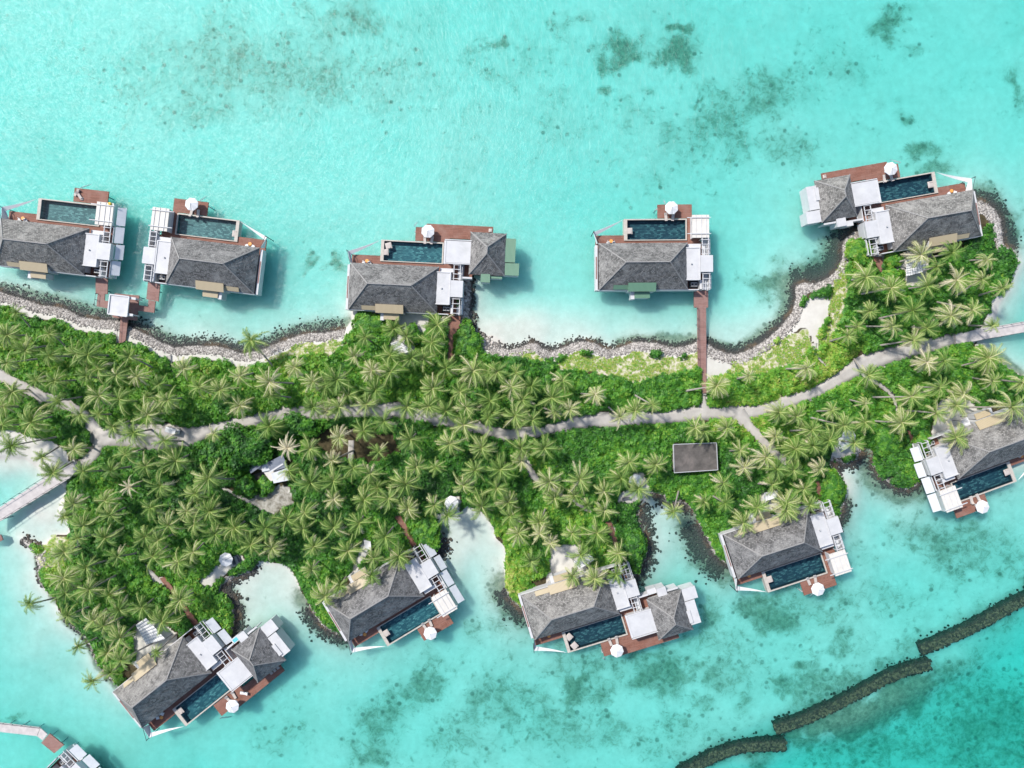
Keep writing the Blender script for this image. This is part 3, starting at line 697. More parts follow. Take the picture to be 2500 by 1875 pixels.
# low sprawling tone: bright seaward edges, deep green in the shade of the grove
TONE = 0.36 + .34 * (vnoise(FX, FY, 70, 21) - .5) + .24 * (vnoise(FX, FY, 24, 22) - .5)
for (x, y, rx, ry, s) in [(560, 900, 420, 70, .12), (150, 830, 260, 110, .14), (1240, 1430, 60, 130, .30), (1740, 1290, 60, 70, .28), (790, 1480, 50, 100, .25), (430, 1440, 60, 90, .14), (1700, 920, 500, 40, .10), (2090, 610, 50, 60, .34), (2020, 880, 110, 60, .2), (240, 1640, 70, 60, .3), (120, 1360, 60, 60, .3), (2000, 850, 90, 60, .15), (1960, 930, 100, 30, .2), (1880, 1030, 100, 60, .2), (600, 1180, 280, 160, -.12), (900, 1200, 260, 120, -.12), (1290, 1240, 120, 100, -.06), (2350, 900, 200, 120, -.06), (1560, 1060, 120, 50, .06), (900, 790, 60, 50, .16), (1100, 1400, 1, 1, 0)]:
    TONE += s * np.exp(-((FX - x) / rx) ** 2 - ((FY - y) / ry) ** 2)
ZONES = [('shrubbery', 150, 830, 'bright green shrubs behind the rubble bank near the boardwalk pavilion'), ('shrubbery', 560, 930, 'low green shrubs between the long rubble bank and the path'), ('shrubbery', 900, 860, 'green shrubs around the sandy garden of the annex villa with green roofs'),
         ('shrubbery', 1300, 930, 'dense glossy shrubs between the scalloped bank and the path'), ('shrubbery', 1640, 950, 'dark green hedge mass just before the straight jetty'), ('shrubbery', 1830, 940, 'clipped hedge mass beyond the straight jetty, along the path'), ('shrubbery', 2050, 800, 'yellow green scrub beside the white sand patch'), ('shrubbery', 2350, 680, 'shrubs under the palms of the round point'), ('shrubbery', 2280, 930, 'shrubs between the grey bridge and the edge villa'),
         ('shrubbery', 1960, 1100, 'shrubs below the path fork, above the cove beach'), ('shrubbery', 2200, 1110, 'rounded green shrubs on the bushy spit'), ('shrubbery', 1500, 1090, 'dense shrubs between the path and the grey hut'), ('shrubbery', 1740, 1250, 'lime green shrubs below the grey hut'), ('shrubbery', 1280, 1250, 'shrubs above the middle south villa'), ('shrubbery', 1120, 1120, 'deep green undergrowth above the pale cove'), ('shrubbery', 850, 1180, 'dark undergrowth beneath the dense palm grove'),
         ('shrubbery', 780, 1440, 'bright green bank beside the sandy cove'), ('shrubbery', 520, 1200, 'dark undergrowth around the service yard'), ('shrubbery', 420, 1430, 'green shrubs beside the slate rubble bank'), ('shrubbery', 180, 1420, 'undergrowth of the western palm shore'), ('shrubbery', 120, 1040, 'shrubs inside the bend of the path by the bridge')]
zs = np.array([(z[1], z[2]) for z in ZONES], float)
def tangent(nrm):
    up = np.zeros_like(nrm); up[:, 0] = 1.0
    t1 = np.cross(nrm, up); t1 /= np.linalg.norm(t1, axis=1)[:, None] + 1e-9
    return t1, np.cross(nrm, t1)
def rosettes(p, nrm, s, tone, K=6):
    n = len(p); t1, t2 = tangent(nrm)
    ph = rng.uniform(0, 2 * pi, n)[:, None] + np.arange(K)[None] * 2 * pi / K + rng.uniform(-.3, .3, (n, K))
    d = np.cos(ph)[..., None] * t1[:, None] + np.sin(ph)[..., None] * t2[:, None]
    e = -np.sin(ph)[..., None] * t1[:, None] + np.cos(ph)[..., None] * t2[:, None]
    ls = (s[:, None] * rng.uniform(.75, 1.2, (n, K)))[..., None]
    lift = rng.uniform(-.15, .45, (n, K))[..., None] * nrm[:, None]
    b = np.repeat(p[:, None], K, 1)
    m1 = b + ls * (.55 * d + .24 * e + .5 * lift); m2 = b + ls * (.55 * d - .24 * e + .5 * lift); tp = b + ls * (d + lift * .8)
    V = np.stack([b, m1, tp, m2], 2).reshape(-1, 3)
    F = np.arange(len(V)).reshape(-1, 4)
    T = np.repeat((tone[:, None] + rng.uniform(-.08, .08, (n, K))).ravel(), 4)
    return V, F, T
# hull + leaves, one mass per zone
ga = np.gradient(HB, 0.4)
zone_of = np.argmin((FX[..., None] - zs[:, 0]) ** 2 + (FY[..., None] - zs[:, 1]) ** 2, -1)
vj, vi = np.nonzero(HB > 0.12)
vi2 = np.repeat(vi, 2); vj2 = np.repeat(vj, 2)          # ~12 rosettes per square metre of planting
sx = gx[vi2] + rng.uniform(-2, 2, len(vi2)); sy = gy[vj2] + rng.uniform(-2, 2, len(vi2))
sh = samp(HB, sx, sy); keep = (sh > 0.12) & (rng.random(len(sx)) < .8)
sx, sy, sh = sx[keep], sy[keep], sh[keep]
sz = samp(HT, sx, sy) + sh * .97 + rng.uniform(-.12, .18, len(sx))
wx = (sx - 1250) * .1 * (1 - sz / H); wy = (937.5 - sy) * .1 * (1 - sz / H)
nx_ = -samp(ga[1], sx, sy); ny_ = samp(ga[0], sx, sy)
nr = np.stack([nx_, ny_, np.ones(len(sx))], -1) + rng.normal(0, .45, (len(sx), 3)); nr /= np.linalg.norm(nr, axis=1)[:, None]
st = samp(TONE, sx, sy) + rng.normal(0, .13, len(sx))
szone = np.argmin((sx[:, None] - zs[:, 0]) ** 2 + (sy[:, None] - zs[:, 1]) ** 2, -1)
hz_ = samp(HT, FX, FY) + HB * .70
hx_ = (FX - 1250) * .1 * (1 - hz_ / H); hy_ = (937.5 - FY) * .1 * (1 - hz_ / H)
hq = (HB[:-1, :-1] > .1) & (HB[1:, :-1] > .1) & (HB[:-1, 1:] > .1) & (HB[1:, 1:] > .1)
gid = np.arange(gnx * gny).reshape(gny, gnx)
for k, (nm, _, _, lab) in enumerate(ZONES):
    q = np.nonzero(szone == k)[0]
    if len(q) < 30: continue
    V, F, T = rosettes(np.stack([wx, wy, sz], -1)[q], nr[q], rng.uniform(.30, .58, len(q)), st[q])
    hj, hi_ = np.nonzero(hq & (zone_of[:-1, :-1] == k))
    fq = np.stack([gid[hj, hi_], gid[hj + 1, hi_], gid[hj + 1, hi_ + 1], gid[hj, hi_ + 1]], -1)
    used, inv = np.unique(fq, return_inverse=True)
    hv = np.stack([hx_.ravel()[used], hy_.ravel()[used], hz_.ravel()[used]], -1)
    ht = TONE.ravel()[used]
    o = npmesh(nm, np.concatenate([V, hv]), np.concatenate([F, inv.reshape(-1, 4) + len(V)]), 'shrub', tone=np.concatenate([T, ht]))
    tag(o, lab, kind='stuff')

# grass tufts
gj, gi = np.nonzero(grassm & inside & ~bare)
gi = np.repeat(gi, 3); gj = np.repeat(gj, 3)
qx = gx[gi] + rng.uniform(-2, 2, len(gi)); qy = gy[gj] + rng.uniform(-2, 2, len(gi))
keep = vnoise(qx, qy, 14, 31) + .6 * vnoise(qx, qy, 5, 32) > .74
qx, qy = qx[keep], qy[keep]
qz = samp(HT, qx, qy)
V, F, T = rosettes(np.stack([(qx - 1250) * .1 * (1 - qz / H), (937.5 - qy) * .1 * (1 - qz / H), qz + .08], -1), np.tile(np.array([[0., 0., 1.]]), (len(qx), 1)) + rng.normal(0, .25, (len(qx), 3)), rng.uniform(.14, .3, len(qx)), .76 + rng.normal(0, .13, len(qx)), 5)
V[:, 2] += 0.05
tag(npmesh('grass', V, F, 'shrub', tone=T), 'thin yellowing grass and creepers on the sandy bank', kind='stuff')

# individual bushes and broadleaf trees
def bush(name, x, y, rx, ry, h, tone, label, cat, stem=0.4, group=None, nleaf=None):
    z0 = max(ground_z(x, y), .3)
    X, Y = P(x, y, z0 + h * .6)
    t = thing(name, label, cat, (X, Y, z0), 0, group)
    MB().frustum(0, 0, -.3, h * .6, .18 * stem + .08, .1, 8).build('trunk', 'trunk', t)
    n = nleaf or int(pi * rx * ry * 34)
    a = rng.uniform(0, 2 * pi, n); u = rng.uniform(-.1, 1, n); rr = np.sqrt(np.clip(1 - u ** 2, 0, 1))
    lump = 1 + .16 * np.sin(3 * a + x) * rr + .12 * np.sin(5 * a + y) + .10 * np.sin(9 * u + 4 * a)
    lump *= rng.uniform(.86, 1.04, n)
    base = h * .45
    p = np.stack([rx * rr * np.cos(a) * lump, ry * rr * np.sin(a) * lump, base + (h - base) * u * lump], -1)
    nn = np.stack([np.cos(a) * rr / rx, np.sin(a) * rr / ry, u / (h - base)], -1) + rng.normal(0, .12, (n, 3)); nn /= np.linalg.norm(nn, axis=1)[:, None]
    V, F, T = rosettes(p, nn, rng.uniform(.28, .46, n), tone + rng.normal(0, .09, n) + .18 * np.sin(4 * a + 7 * u))
    # leafy core
    m1, m2 = 9, 22; cv = []
    for i in range(m1):
        uu = -.2 + 1.2 * i / (m1 - 1); r_ = sqrt(max(1 - uu * uu, 0)) * .84
        for j in range(m2):
            aa = 2 * pi * j / m2; lm = 1 + .16 * sin(3 * aa + x) * r_ + .12 * sin(5 * aa + y)
            cv.append((rx * r_ * cos(aa) * lm, ry * r_ * sin(aa) * lm, base + (h - base) * uu * .84))
    cf = [(i * m2 + j, i * m2 + (j + 1) % m2, (i + 1) * m2 + (j + 1) % m2, (i + 1) * m2 + j) for i in range(m1 - 1) for j in range(m2)]
    me = npmesh('crown', np.concatenate([V, np.array(cv)]), np.concatenate([F, np.array(cf) + len(V)]), 'shrub', tone=np.concatenate([T, np.full(len(cv), tone)]))
    me.parent = t
    return t
bush('round_bush', 1041, 1300, 3.5, 4.0, 2.6, .38, 'big round clipped green bush standing alone beside the pale cove', 'bush')
bush('shrub', 2098, 612, 2.9, 3.4, 2.4, .62, 'lime green leafy shrub before the annex of the point villa', 'shrub')
bush('shrub', 2182, 634, 2.2, 1.9, 1.8, .55, 'small bright shrub between villa wall and white shade sail', 'shrub')
bush('shrub', 2181, 672, 2.4, 1.7, 1.7, .55, 'small bright shrub below the narrow sandy garden path', 'shrub')
bush('shrub', 2032, 1195, 2.7, 4.0, 2.4, .42, 'tall green shrub screening the pergola by the narrow inlet', 'shrub')
bush('shrub', 2170, 1075, 3.4, 3.6, 2.2, .42, 'broad green shrub on the spit beside the red boardwalk', 'shrub')
bush('shrub', 2255, 1080, 2.0, 2.2, 2.0, .45, 'leafy shrub between the red boardwalk and the edge villa', 'shrub')
bush('shrub', 1008, 818, 2.0, 2.6, 2.2, .40, 'upright green shrub beside the annex villa sand garden', 'shrub')
bush('shrub', 1140, 836, 3.3, 4.4, 2.2, .42, 'large bright shrub between the dark boardwalk and small beach', 'shrub')
bush('shrub', 900, 790, 4.0, 3.0, 2.0, .52, 'fresh green shrub at the back wall of the annex villa', 'shrub')
bush('shrub', 1552, 1340, 2.4, 4.6, 2.4, .36, 'dense green shrub on the edge of the leaning palm inlet', 'shrub')
bush('broadleaf_tree', 592, 1098, 6.2, 5.2, 5.5, .22, 'large dark green broadleaf tree beside the service yard', 'tree', 1.5, None)
bush('broadleaf_tree', 520, 1108, 4.2, 4.0, 4.6, .20, 'dark broadleaf tree above the big yellowish palm', 'tree', 1.5)
bush('broadleaf_tree', 725, 1042, 5.2, 2.8, 4.2, .20, 'wide dark broadleaf tree along the lower path edge', 'tree', 1.5)
bush('broadleaf_tree', 640, 1072, 3.6, 2.8, 4.6, .24, 'dark broadleaf tree between the path and the grey service roof', 'tree', 1.5)
bush('broadleaf_tree', 600, 1188, 2.6, 2.4, 4.0, .22, 'small round broadleaf tree between service yard and grove', 'tree', 1.2)
bush('shrub', 648, 1186, 2.0, 2.2, 2.0, .42, 'olive green shrub in front of the service building', 'shrub')

# ------------------------------------------------------------------ coconut palms
def crown_mesh(seed, kind):
    r = np.random.default_rng(seed)
    nf = int(r.integers(18, 28)); V = []; F = []; T = []; wind = r.uniform(0, 2 * pi); ws = r.uniform(.1, .75)
    for k in range(nf):
        az = k * 2.39996 + r.uniform(-.4, .4); az += ws * .6 * sin(wind - az)
        age = k / (nf - 1)
        e0 = R(72 - 84 * age + r.uniform(-9, 9)); Lf = 4.6 * r.uniform(.70, 1.08) * (.72 + .28 * min(1, age * 2.2))
        droop = R(r.uniform(40, 105)); bend = r.uniform(-.35, .35) + ws * .9 * sin(wind - az)
        ns = 11; p = np.array([0., 0., 0.]); pts = [p]; tang = []
        for i in range(ns):
            t = (i + .5) / ns; e = e0 - droop * t ** 1.2; a = az + bend * t * t
            d = np.array([cos(e) * cos(a), cos(e) * sin(a), sin(e)]); tang.append(d)
            p = p + d * Lf / ns; pts.append(p)
        tang.append(tang[-1]); pts = np.array(pts); tang = np.array(tang)
        if kind == 'green': tone = .27 + .20 * age ** 2 + r.uniform(-.14, .14)
        elif kind == 'yellow': tone = .37 + .26 * age ** 1.5 + r.uniform(-.15, .15)
        elif kind == 'pale': tone = .46 + .42 * age + r.uniform(-.15, .15)
        else: tone = .88 + r.uniform(-.1, .1)
        if kind != 'dead' and age > .72 and r.random() < .35: tone = r.uniform(.68, .98); droop += .5; Lf *= .85
        side = np.cross(tang, np.array([0, 0, 1.])); side /= np.linalg.norm(side, axis=1)[:, None] + 1e-9
        up = np.cross(side, tang)
        # midrib
        wd = np.linspace(.10, .035, ns + 1)[:, None]
        b = len(V)
        for i in range(ns + 1):
            V += [pts[i] - side[i] * wd[i], pts[i] + side[i] * wd[i]]; V[-1][2] += .03; V[-2][2] += .03
            T += [min(tone + .30, 1)] * 2
        for i in range(ns): F.append((b + 2 * i, b + 2 * i + 1, b + 2 * i + 3, b + 2 * i + 2))
        nl = 21
        for q in range(nl):
            t = .10 + .89 * q / (nl - 1); f = t * ns; i = min(int(f), ns - 1); w_ = f - i
            c = pts[i] * (1 - w_) + pts[i + 1] * w_; tg = tang[i]; sd_ = side[i]; u_ = up[i]
            ll = 1.0 * (sin(pi * (.14 + .74 * t)) ** .6) * r.uniform(.62, 1.18) * (.55 if kind == 'dead' else 1)
            al = R(34 + 30 * t + r.uniform(-12, 12))
            for s in (-1, 1):
                d = sd_ * s * cos(al) + tg * sin(al) - u_ * r.uniform(.05, .28) + np.array([0, 0, -r.uniform(.1, .38)])
                d /= np.linalg.norm(d)
                e_ = c + d * ll; h = tg * .062
                b = len(V); V += [c - h, c + h, e_ + h * .55, e_ - h * .25]
                F.append((b, b + 1, b + 2, b + 3)); tt = tone + r.uniform(-.07, .07); T += [tt, tt, tt + .05, tt + .05]
    # heart of the crown: stubs and nuts
    for q in range(7):
        a = q * .9 + r.uniform(0, .3); c = np.array([cos(a) * .28, sin(a) * .28, -.15])
        v = IV * .15 + c; b = len(V); V += list(v); T += [.82 if kind != 'green' else .7] * 12
        for f in IF: F.append((b + f[0], b + f[1], b + f[2], b + f[2]))
    F = [f for f in F if len(set(f)) == 4] + [f for f in F if len(set(f)) == 3]
    me = bpy.data.meshes.new('crown')
    me.from_pydata([tuple(v) for v in V], [], [tuple(dict.fromkeys(f)) for f in F])
    a = me.attributes.new('tone', 'FLOAT', 'POINT'); a.data.foreach_set('value', np.clip(np.array(T, np.float32), 0, 1))
    me.materials.append(M['palm']); me.update()
    return me
CROWNS = {k: [crown_mesh(100 * i + 7 * j, k) for j in range(n)] for i, (k, n) in enumerate((('green', 10), ('yellow', 7), ('pale', 5), ('dead', 2)))}

S5 = 5.53; S3 = 3.1725
# (x0, y0, scale, [(X, Y[, kind[, size[, trunkX, trunkY]]])])
PALMS = [
 (0, 700, S5, [(225, 350, 'green', .6, 400, 580), (100, 650, 'yellow', 1.05), (350, 850, 'green', .95, 620, 790), (100, 1030, 'yellow', 1, 530, 965), (675, 640, 'green', .85, 880, 850), (680, 930, 'green', .9), (1040, 890, 'yellow', .95), (1190, 920, 'green', .95), (1740, 940, 'green', 1, 2090, 1130), (1340, 1110, 'green', .9), (1570, 1190, 'green', .9), (1850, 1210, 'pale', .95), (1170, 1200, 'green', .9), (500, 1270, 'green', .95), (750, 1280, 'green', .85, 1040, 1260), (790, 1540, 'green', .8, 1130, 1480), (1340, 1470, 'yellow', 1.05), (1620, 1520, 'green', .9), (1990, 1490, 'green', .7), (170, 1420, 'yellow', .85), (50, 1620, 'yellow', .85), (2150, 1310, 'green', .85), (2170, 1570, 'yellow', .8)]),
 (0, 950, S5, [(440, 440, 'yellow', 1.3), (40, 490, 'green', .9), (1090, 340, 'green', .8), (1335, 340, 'green', .85), (1530, 510, 'green', .85, 1780, 400), (1810, 590, 'green', 1.05), (2000, 340, 'yellow', 1.05), (170, 760, 'green', .85, 780, 640), (570, 920, 'yellow', .85, 790, 760), (720, 1130, 'green', .9, 1010, 950), (1000, 810, 'yellow', .95), (1130, 1110, 'green', .95), (1500, 1090, 'green', .95), (1700, 880, 'green', .95), (1970, 1040, 'green', 1.1), (1750, 1320, 'dead', 1), (1000, 1540, 'yellow', 1), (1430, 1500, 'yellow', .9), (2170, 1300, 'green', .95)]),
 (400, 750, S5, [(280, 820, 'pale', .9), (475, 1075, 'yellow', .95), (770, 1110, 'yellow', .95), (1030, 930, 'pale', .95), (1430, 1010, 'pale', .95, 1800, 1030), (1440, 1180, 'green', .8, 1790, 1230), (1770, 810, 'pale', .9), (2010, 1010, 'pale', .95), (1180, 450, 'green', .95, 1520, 880), (1030, 1330, 'pale', .9), (2010, 1350, 'green', .95), (60, 1250, 'yellow', 1), (1430, 1610, 'green', 1), (2190, 1060, 'green', .9), (2200, 1400, 'pale', .9)]),
 (800, 750, S5, [(510, 410, 'green', .85), (360, 660, 'pale', .9), (890, 290, 'green', .9), (1060, 390, 'yellow', .9), (850, 650, 'green', 1.1), (1480, 240, 'green', 1.05), (1410, 480, 'green', .95), (1300, 700, 'yellow', .85), (600, 860, 'pale', .95), (850, 870, 'green', 1.1), (1600, 820, 'green', 1.05), (1960, 860, 'yellow', 1.05), (120, 980, 'green', 1.1), (650, 1110, 'green', 1.1), (1420, 1090, 'yellow', 1.1), (1790, 1140, 'green', 1), (520, 1310, 'yellow', .95), (1070, 1350, 'green', 1.05), (1360, 1340, 'yellow', .9), (1590, 1400, 'green', 1), (1870, 1350, 'yellow', 1), (2190, 1270, 'green', 1), (150, 1350, 'green', 1.05), (760, 1540, 'green', 1.1), (1840, 1590, 'yellow', .95), (280, 1190, 'green', .9), (2160, 880, 'green', .9), (1130, 680, 'green', .9), (2170, 1500, 'green', .9)]),
 (1200, 800, S5, [(75, 590, 'green', .9), (330, 610, 'green', .9), (270, 800, 'yellow', 1.1), (540, 790, 'green', .85), (420, 970, 'green', 1), (960, 720, 'green', .9), (820, 940, 'green', 1), (320, 1190, 'yellow', 1.1), (545, 1240, 'green', .95), (850, 1140, 'pale', .75, 680, 1075), (1060, 1100, 'pale', 1), (1400, 900, 'pale', .85, 1190, 890), (1730, 1210, 'pale', .8, 1550, 1040), (1940, 1120, 'yellow', .85), (2170, 1040, 'yellow', .8, 1910, 890), (390, 1620, 'green', .9), (710, 1620, 'green', 1), (10, 1150, 'green', .9)]),
 (1600, 750, S5, [(830, 1060, 'pale', .85, 310, 1150), (1260, 930, 'pale', .65, 1100, 970), (2030, 830, 'pale', .8, 1760, 830), (1660, 1420, 'yellow', .9), (1900, 1470, 'yellow', 1.05), (30, 1310, 'yellow', .8), (540, 1630, 'yellow', .85), (960, 1630, 'yellow', .9)]),
 (2000, 550, S5, [(630, 700, 'yellow', 1.05), (970, 850, 'yellow', 1, 510, 940), (1370, 400, 'pale', .95, 1030, 510), (1790, 370, 'green', 1), (1580, 560, 'green', .9), (1460, 820, 'yellow', 1.1), (1850, 740, 'pale', .95), (2190, 730, 'pale', .9, 1790, 1010), (680, 1160, 'yellow', .95), (1260, 1150, 'green', 1.1, 800, 1260), (2060, 1150, 'yellow', .95, 1580, 1020), (1780, 1220, 'pale', .9, 1560, 1210), (510, 1370, 'yellow', .9), (980, 1370, 'yellow', 1, 610, 1360), (1450, 1390, 'green', .9), (1270, 1550, 'yellow', 1.1, 770, 1630), (390, 1490, 'yellow', .85), (2255, 470, 'pale', .75, 2010, 470), (2470, 850, 'yellow', .9, 2120, 960), (2340, 1355, 'green', .7, 2000, 1345)]),
 (2100, 800, S5, [(900, 460, 'pale', 1.05), (1130, 450, 'green', .9), (1730, 410, 'yellow', 1.05, 1330, 530), (1780, 720, 'yellow', .95, 1520, 670), (1060, 810, 'green', 1.1), (1390, 900, 'pale', .9), (690, 930, 'yellow', .95, 100, 940), (1020, 1150, 'yellow', .95, 550, 1110), (1290, 1050, 'pale', .95), (2030, 1070, 'pale', 1.1, 1420, 1080), (560, 1280, 'pale', 1.05, 170, 1260), (1290, 1480, 'yellow', 1.1), (110, 640, 'yellow', .95, -60, 400), (60, 1020, 'pale', .8), (60, 1280, 'green', .8), (2190, 740, 'pale', .9, 1900, 700)]),
 (1700, 950, S5, [(1130, 330, 'yellow', .85), (1340, 370, 'yellow', 1.05), (1830, 290, 'yellow', .9), (1560, 550, 'green', 1, 1240, 570), (1990, 490, 'yellow', .95, 1510, 370), (1060, 640, 'pale', .9), (1330, 810, 'green', 1.05), (1790, 690, 'green', .9), (430, 560, 'green', .9), (100, 570, 'yellow', .9), (590, 830, 'yellow', .95), (930, 920, 'pale', 1), (2130, 720, 'green', .85), (1080, 1080, 'green', .95), (1310, 1090, 'green', .9), (1660, 1060, 'pale', 1), (640, 1060, 'pale', .8), (360, 1270, 'green', .95), (1020, 1290, 'green', .95), (1450, 1340, 'green', 1), (100, 1520, 'green', .8), (390, 1540, 'green', .8), (1210, 1530, 'yellow', .95), (820, 1600, 'yellow', .95), (1530, 1560, 'yellow', .85), (1560, 760, 'green', .9)]),
 (50, 1250, S5, [(590, 60, 'green', .6), (860, 170, 'green', .95), (1150, 340, 'green', 1.05), (590, 540, 'green', .9), (1310, 600, 'green', .9, 1580, 560), (890, 740, 'green', 1), (1220, 30, 'yellow', .9), (590, 890, 'yellow', 1), (610, 1090, 'green', .95), (930, 1050, 'yellow', 1.05, 1310, 840), (1210, 1110, 'green', 1), (130, 1240, 'green', .75, 460, 1170), (640, 1390, 'yellow', .85, 930, 1280), (990, 1460, 'yellow', .9), (1340, 1310, 'green', .95), (1650, 1280, 'green', 1.05), (1920, 1470, 'green', 1.05), (1130, 1530, 'yellow', .95), (1680, 330, 'green', .95), (1860, 380, 'green', .95), (1800, 590, 'yellow', .95), (2010, 170, 'yellow', 1), (2130, 680, 'green', .95), (2160, 1180, 'yellow', .95), (780, 350, 'green', .8)]),
 (50, 1450, S5, [(780, 710, 'green', .65, 1050, 585), (980, 1170, 'yellow', .8, 1140, 1090), (1220, 1060, 'green', .75), (1180, 790, 'yellow', .95), (1350, 590, 'yellow', .95), (1360, 890, 'yellow', 1, 1890, 615), (1840, 790, 'green', .65, 2080, 560)]),
 (350, 1000, S5, [(435, 690, 'yellow', 1.05), (880, 920, 'yellow', 1.15, 1250, 940), (310, 1000, 'green', 1), (60, 760, 'green', .95), (700, 1130, 'green', .9), (590, 1370, 'yellow', .85), (900, 1370, 'green', .95), (360, 1560, 'green', 1), (690, 1540, 'yellow', 1), (1240, 1600, 'green', 1.05), (1660, 1590, 'green', 1.05), (1940, 1480, 'green', .95), (1970, 830, 'green', 1.05), (1950, 520, 'dead', 1), (1720, 290, 'green', 1), (945, 330, 'pale', .75), (290, 420, 'green', .9), (90, 60, 'yellow', .9), (2180, 1390, 'green', .95), (110, 1330, 'green', .9)]),
 (400, 1200, S5, [(400, 820, 'yellow', 1.05), (220, 950, 'green', 1.05), (690, 570, 'green', .95), (2030, 740, 'green', 1.1), (1180, 720, 'green', .95), (1470, 760, 'pale', .95), (280, 1440, 'yellow', .9), (2000, 1050, 'yellow', .85), (2180, 1400, 'yellow', .95), (1880, 500, 'green', .8)]),
 (700, 1000, S5, [(720, 370, 'pale', 1.05), (1040, 290, 'green', .95), (1300, 160, 'yellow', 1), (310, 530, 'green', .95), (620, 680, 'pale', .95, 900, 550), (1240, 570, 'green', .85), (900, 790, 'green', .95), (1130, 860, 'green', 1.1), (1670, 400, 'green', 1.05), (1750, 770, 'yellow', .95), (2010, 780, 'green', .85), (320, 980, 'green', 1.05), (630, 960, 'green', .9), (1600, 1000, 'yellow', 1.05), (1230, 1050, 'green', .9), (290, 1370, 'green', 1.1), (640, 1210, 'pale', .95), (1050, 1210, 'green', 1.1), (1370, 1200, 'green', .95), (1640, 1330, 'yellow', 1.1), (1990, 1290, 'yellow', 1), (630, 1590, 'green', 1.1), (980, 1530, 'green', 1.05), (20, 850, 'green', .95), (2170, 1430, 'green', .85), (30, 1450, 'green', .95)]),
 (700, 1200, S5, [(830, 800, 'yellow', 1), (1330, 610, 'green', 1.05), (1170, 900, 'yellow', 1), (1510, 870, 'yellow', 1), (1140, 1130, 'green', 1.05), (590, 1360, 'yellow', 1), (720, 1270, 'yellow', .85)]),
 (1050, 1050, S5, [(270, 180, 'yellow', 1), (700, 230, 'yellow', 1.1), (1210, 240, 'green', .95), (1230, 420, 'pale', .9), (1540, 260, 'yellow', 1.1), (600, 540, 'green', 1.1), (950, 530, 'green', 1), (450, 740, 'yellow', 1.05), (900, 790, 'green', 1), (690, 1020, 'yellow', 1), (1050, 970, 'pale', .85), (260, 1160, 'green', 1), (1610, 690, 'yellow', 1.1), (2020, 660, 'yellow', 1.05), (1680, 910, 'yellow', 1.05), (1940, 880, 'yellow', .85), (2120, 1010, 'green', .75), (1190, 1390, 'pale', 1.1), (1480, 1240, 'yellow', .85, 1570, 1040), (1480, 1400, 'pale', .75), (1920, 1390, 'yellow', 1), (1620, 1530, 'pale', .9), (1080, 1160, 'green', .85)]),
 (1200, 1200, S3, [(815, 320, 'yellow', 1), (305, 540, 'green', 1.15), (690, 490, 'green', 1.0), (630, 650, 'yellow', 1), (800, 670, 'yellow', 1.05), (965, 640, 'green', .95), (980, 480, 'yellow', 1.05)]),
 (1400, 1050, S3, [(430, 250, 'yellow', 1), (635, 265, 'yellow', 1), (365, 375, 'green', .95), (500, 450, 'green', 1), (775, 630, 'yellow', .8, 830, 445), (990, 530, 'green', .9), (1145, 420, 'green', .95), (1170, 560, 'green', .85), (235, 470, 'yellow', .95), (240, 620, 'pale', .95), (110, 590, 'green', .75)]),
 (1700, 1100, S3, [(360, 560, 'yellow', .95), (450, 450, 'yellow', .95), (690, 460, 'yellow', 1), (860, 420, 'green', .9)]),
]
LAND = [('boardwalk pavilion', 300, 745), ('stone groyne', 75, 1325), ('white plank bridge', 110, 1180), ('white buggy', 418, 1052), ('service building', 655, 1155), ('garden steps', 520, 1430), ('round clipped bush', 1041, 1300), ('green roofed annex', 1240, 650), ('green roofed villa sail', 980, 850), ('path bend by bridge', 235, 1070), ('palm shore end', 240, 1640), ('long rubble bank', 560, 850), ('small dry beach', 1190, 830), ('straight red jetty', 1716, 900), ('grey hut', 1697, 1117), ('path fork', 1815, 1015), ('white sand patch', 1990, 770), ('point villa sail', 2236, 650), ('grey bridge', 2400, 815), ('tiny cove beach', 2065, 1095), ('edge villa tan roofs', 2390, 1030), ('inlet head', 1600, 1195), ('pale cove head', 1130, 1240), ('middle south villa sail', 1425, 1372), ('sandy cove head', 660, 1372), ('main path middle', 960, 1000), ('grassy bank', 1500, 895), ('dark boardwalk', 995, 1295), ('lowest villa sail', 365, 1540), ('bushy spit', 2180, 1160), ('hedge corner', 1340, 1062), ('round point shore', 2440, 620), ('lower villa tan roofs', 1880, 1265), ('yard sand', 680, 1220), ('grove floor clearing', 880, 1090)]
pl = []
for x0, y0, sc, lst in PALMS:
    for e in lst:
        X, Y = x0 + e[0] / sc, y0 + e[1] / sc
        if any((X - q[0]) ** 2 + (Y - q[1]) ** 2 < 15 ** 2 for q in pl): continue
        tr = (x0 + e[4] / sc, y0 + e[5] / sc) if len(e) > 4 else None
        pl.append((X, Y, e[2] if len(e) > 2 else 'green', e[3] if len(e) > 3 else 1.0, tr))
LXY = np.array([(l[1], l[2]) for l in LAND], float)
ORD = ['', 'second ', 'third ', 'fourth ', 'fifth ', 'sixth ', 'seventh ', 'eighth ', 'ninth ', 'tenth ']
pair = {}
for i, p in enumerate(pl):
    d = np.hypot(LXY[:, 0] - p[0], LXY[:, 1] - p[1]); o = np.argsort(d)
    pair.setdefault((o[0], o[1]), []).append((d[o[0]], i))
plabel = {}
ADJ = {'green': 'green', 'yellow': 'yellowish', 'pale': 'bleached', 'dead': 'grey'}
for (a, b), lst in pair.items():
    for k, (_, i) in enumerate(sorted(lst)):
        plabel[i] = f"{ADJ[pl[i][2]]} palm between {LAND[a][0]} and {LAND[b][0]}, {ORD[k]}nearest the former"
cc = {k: 0 for k in CROWNS}
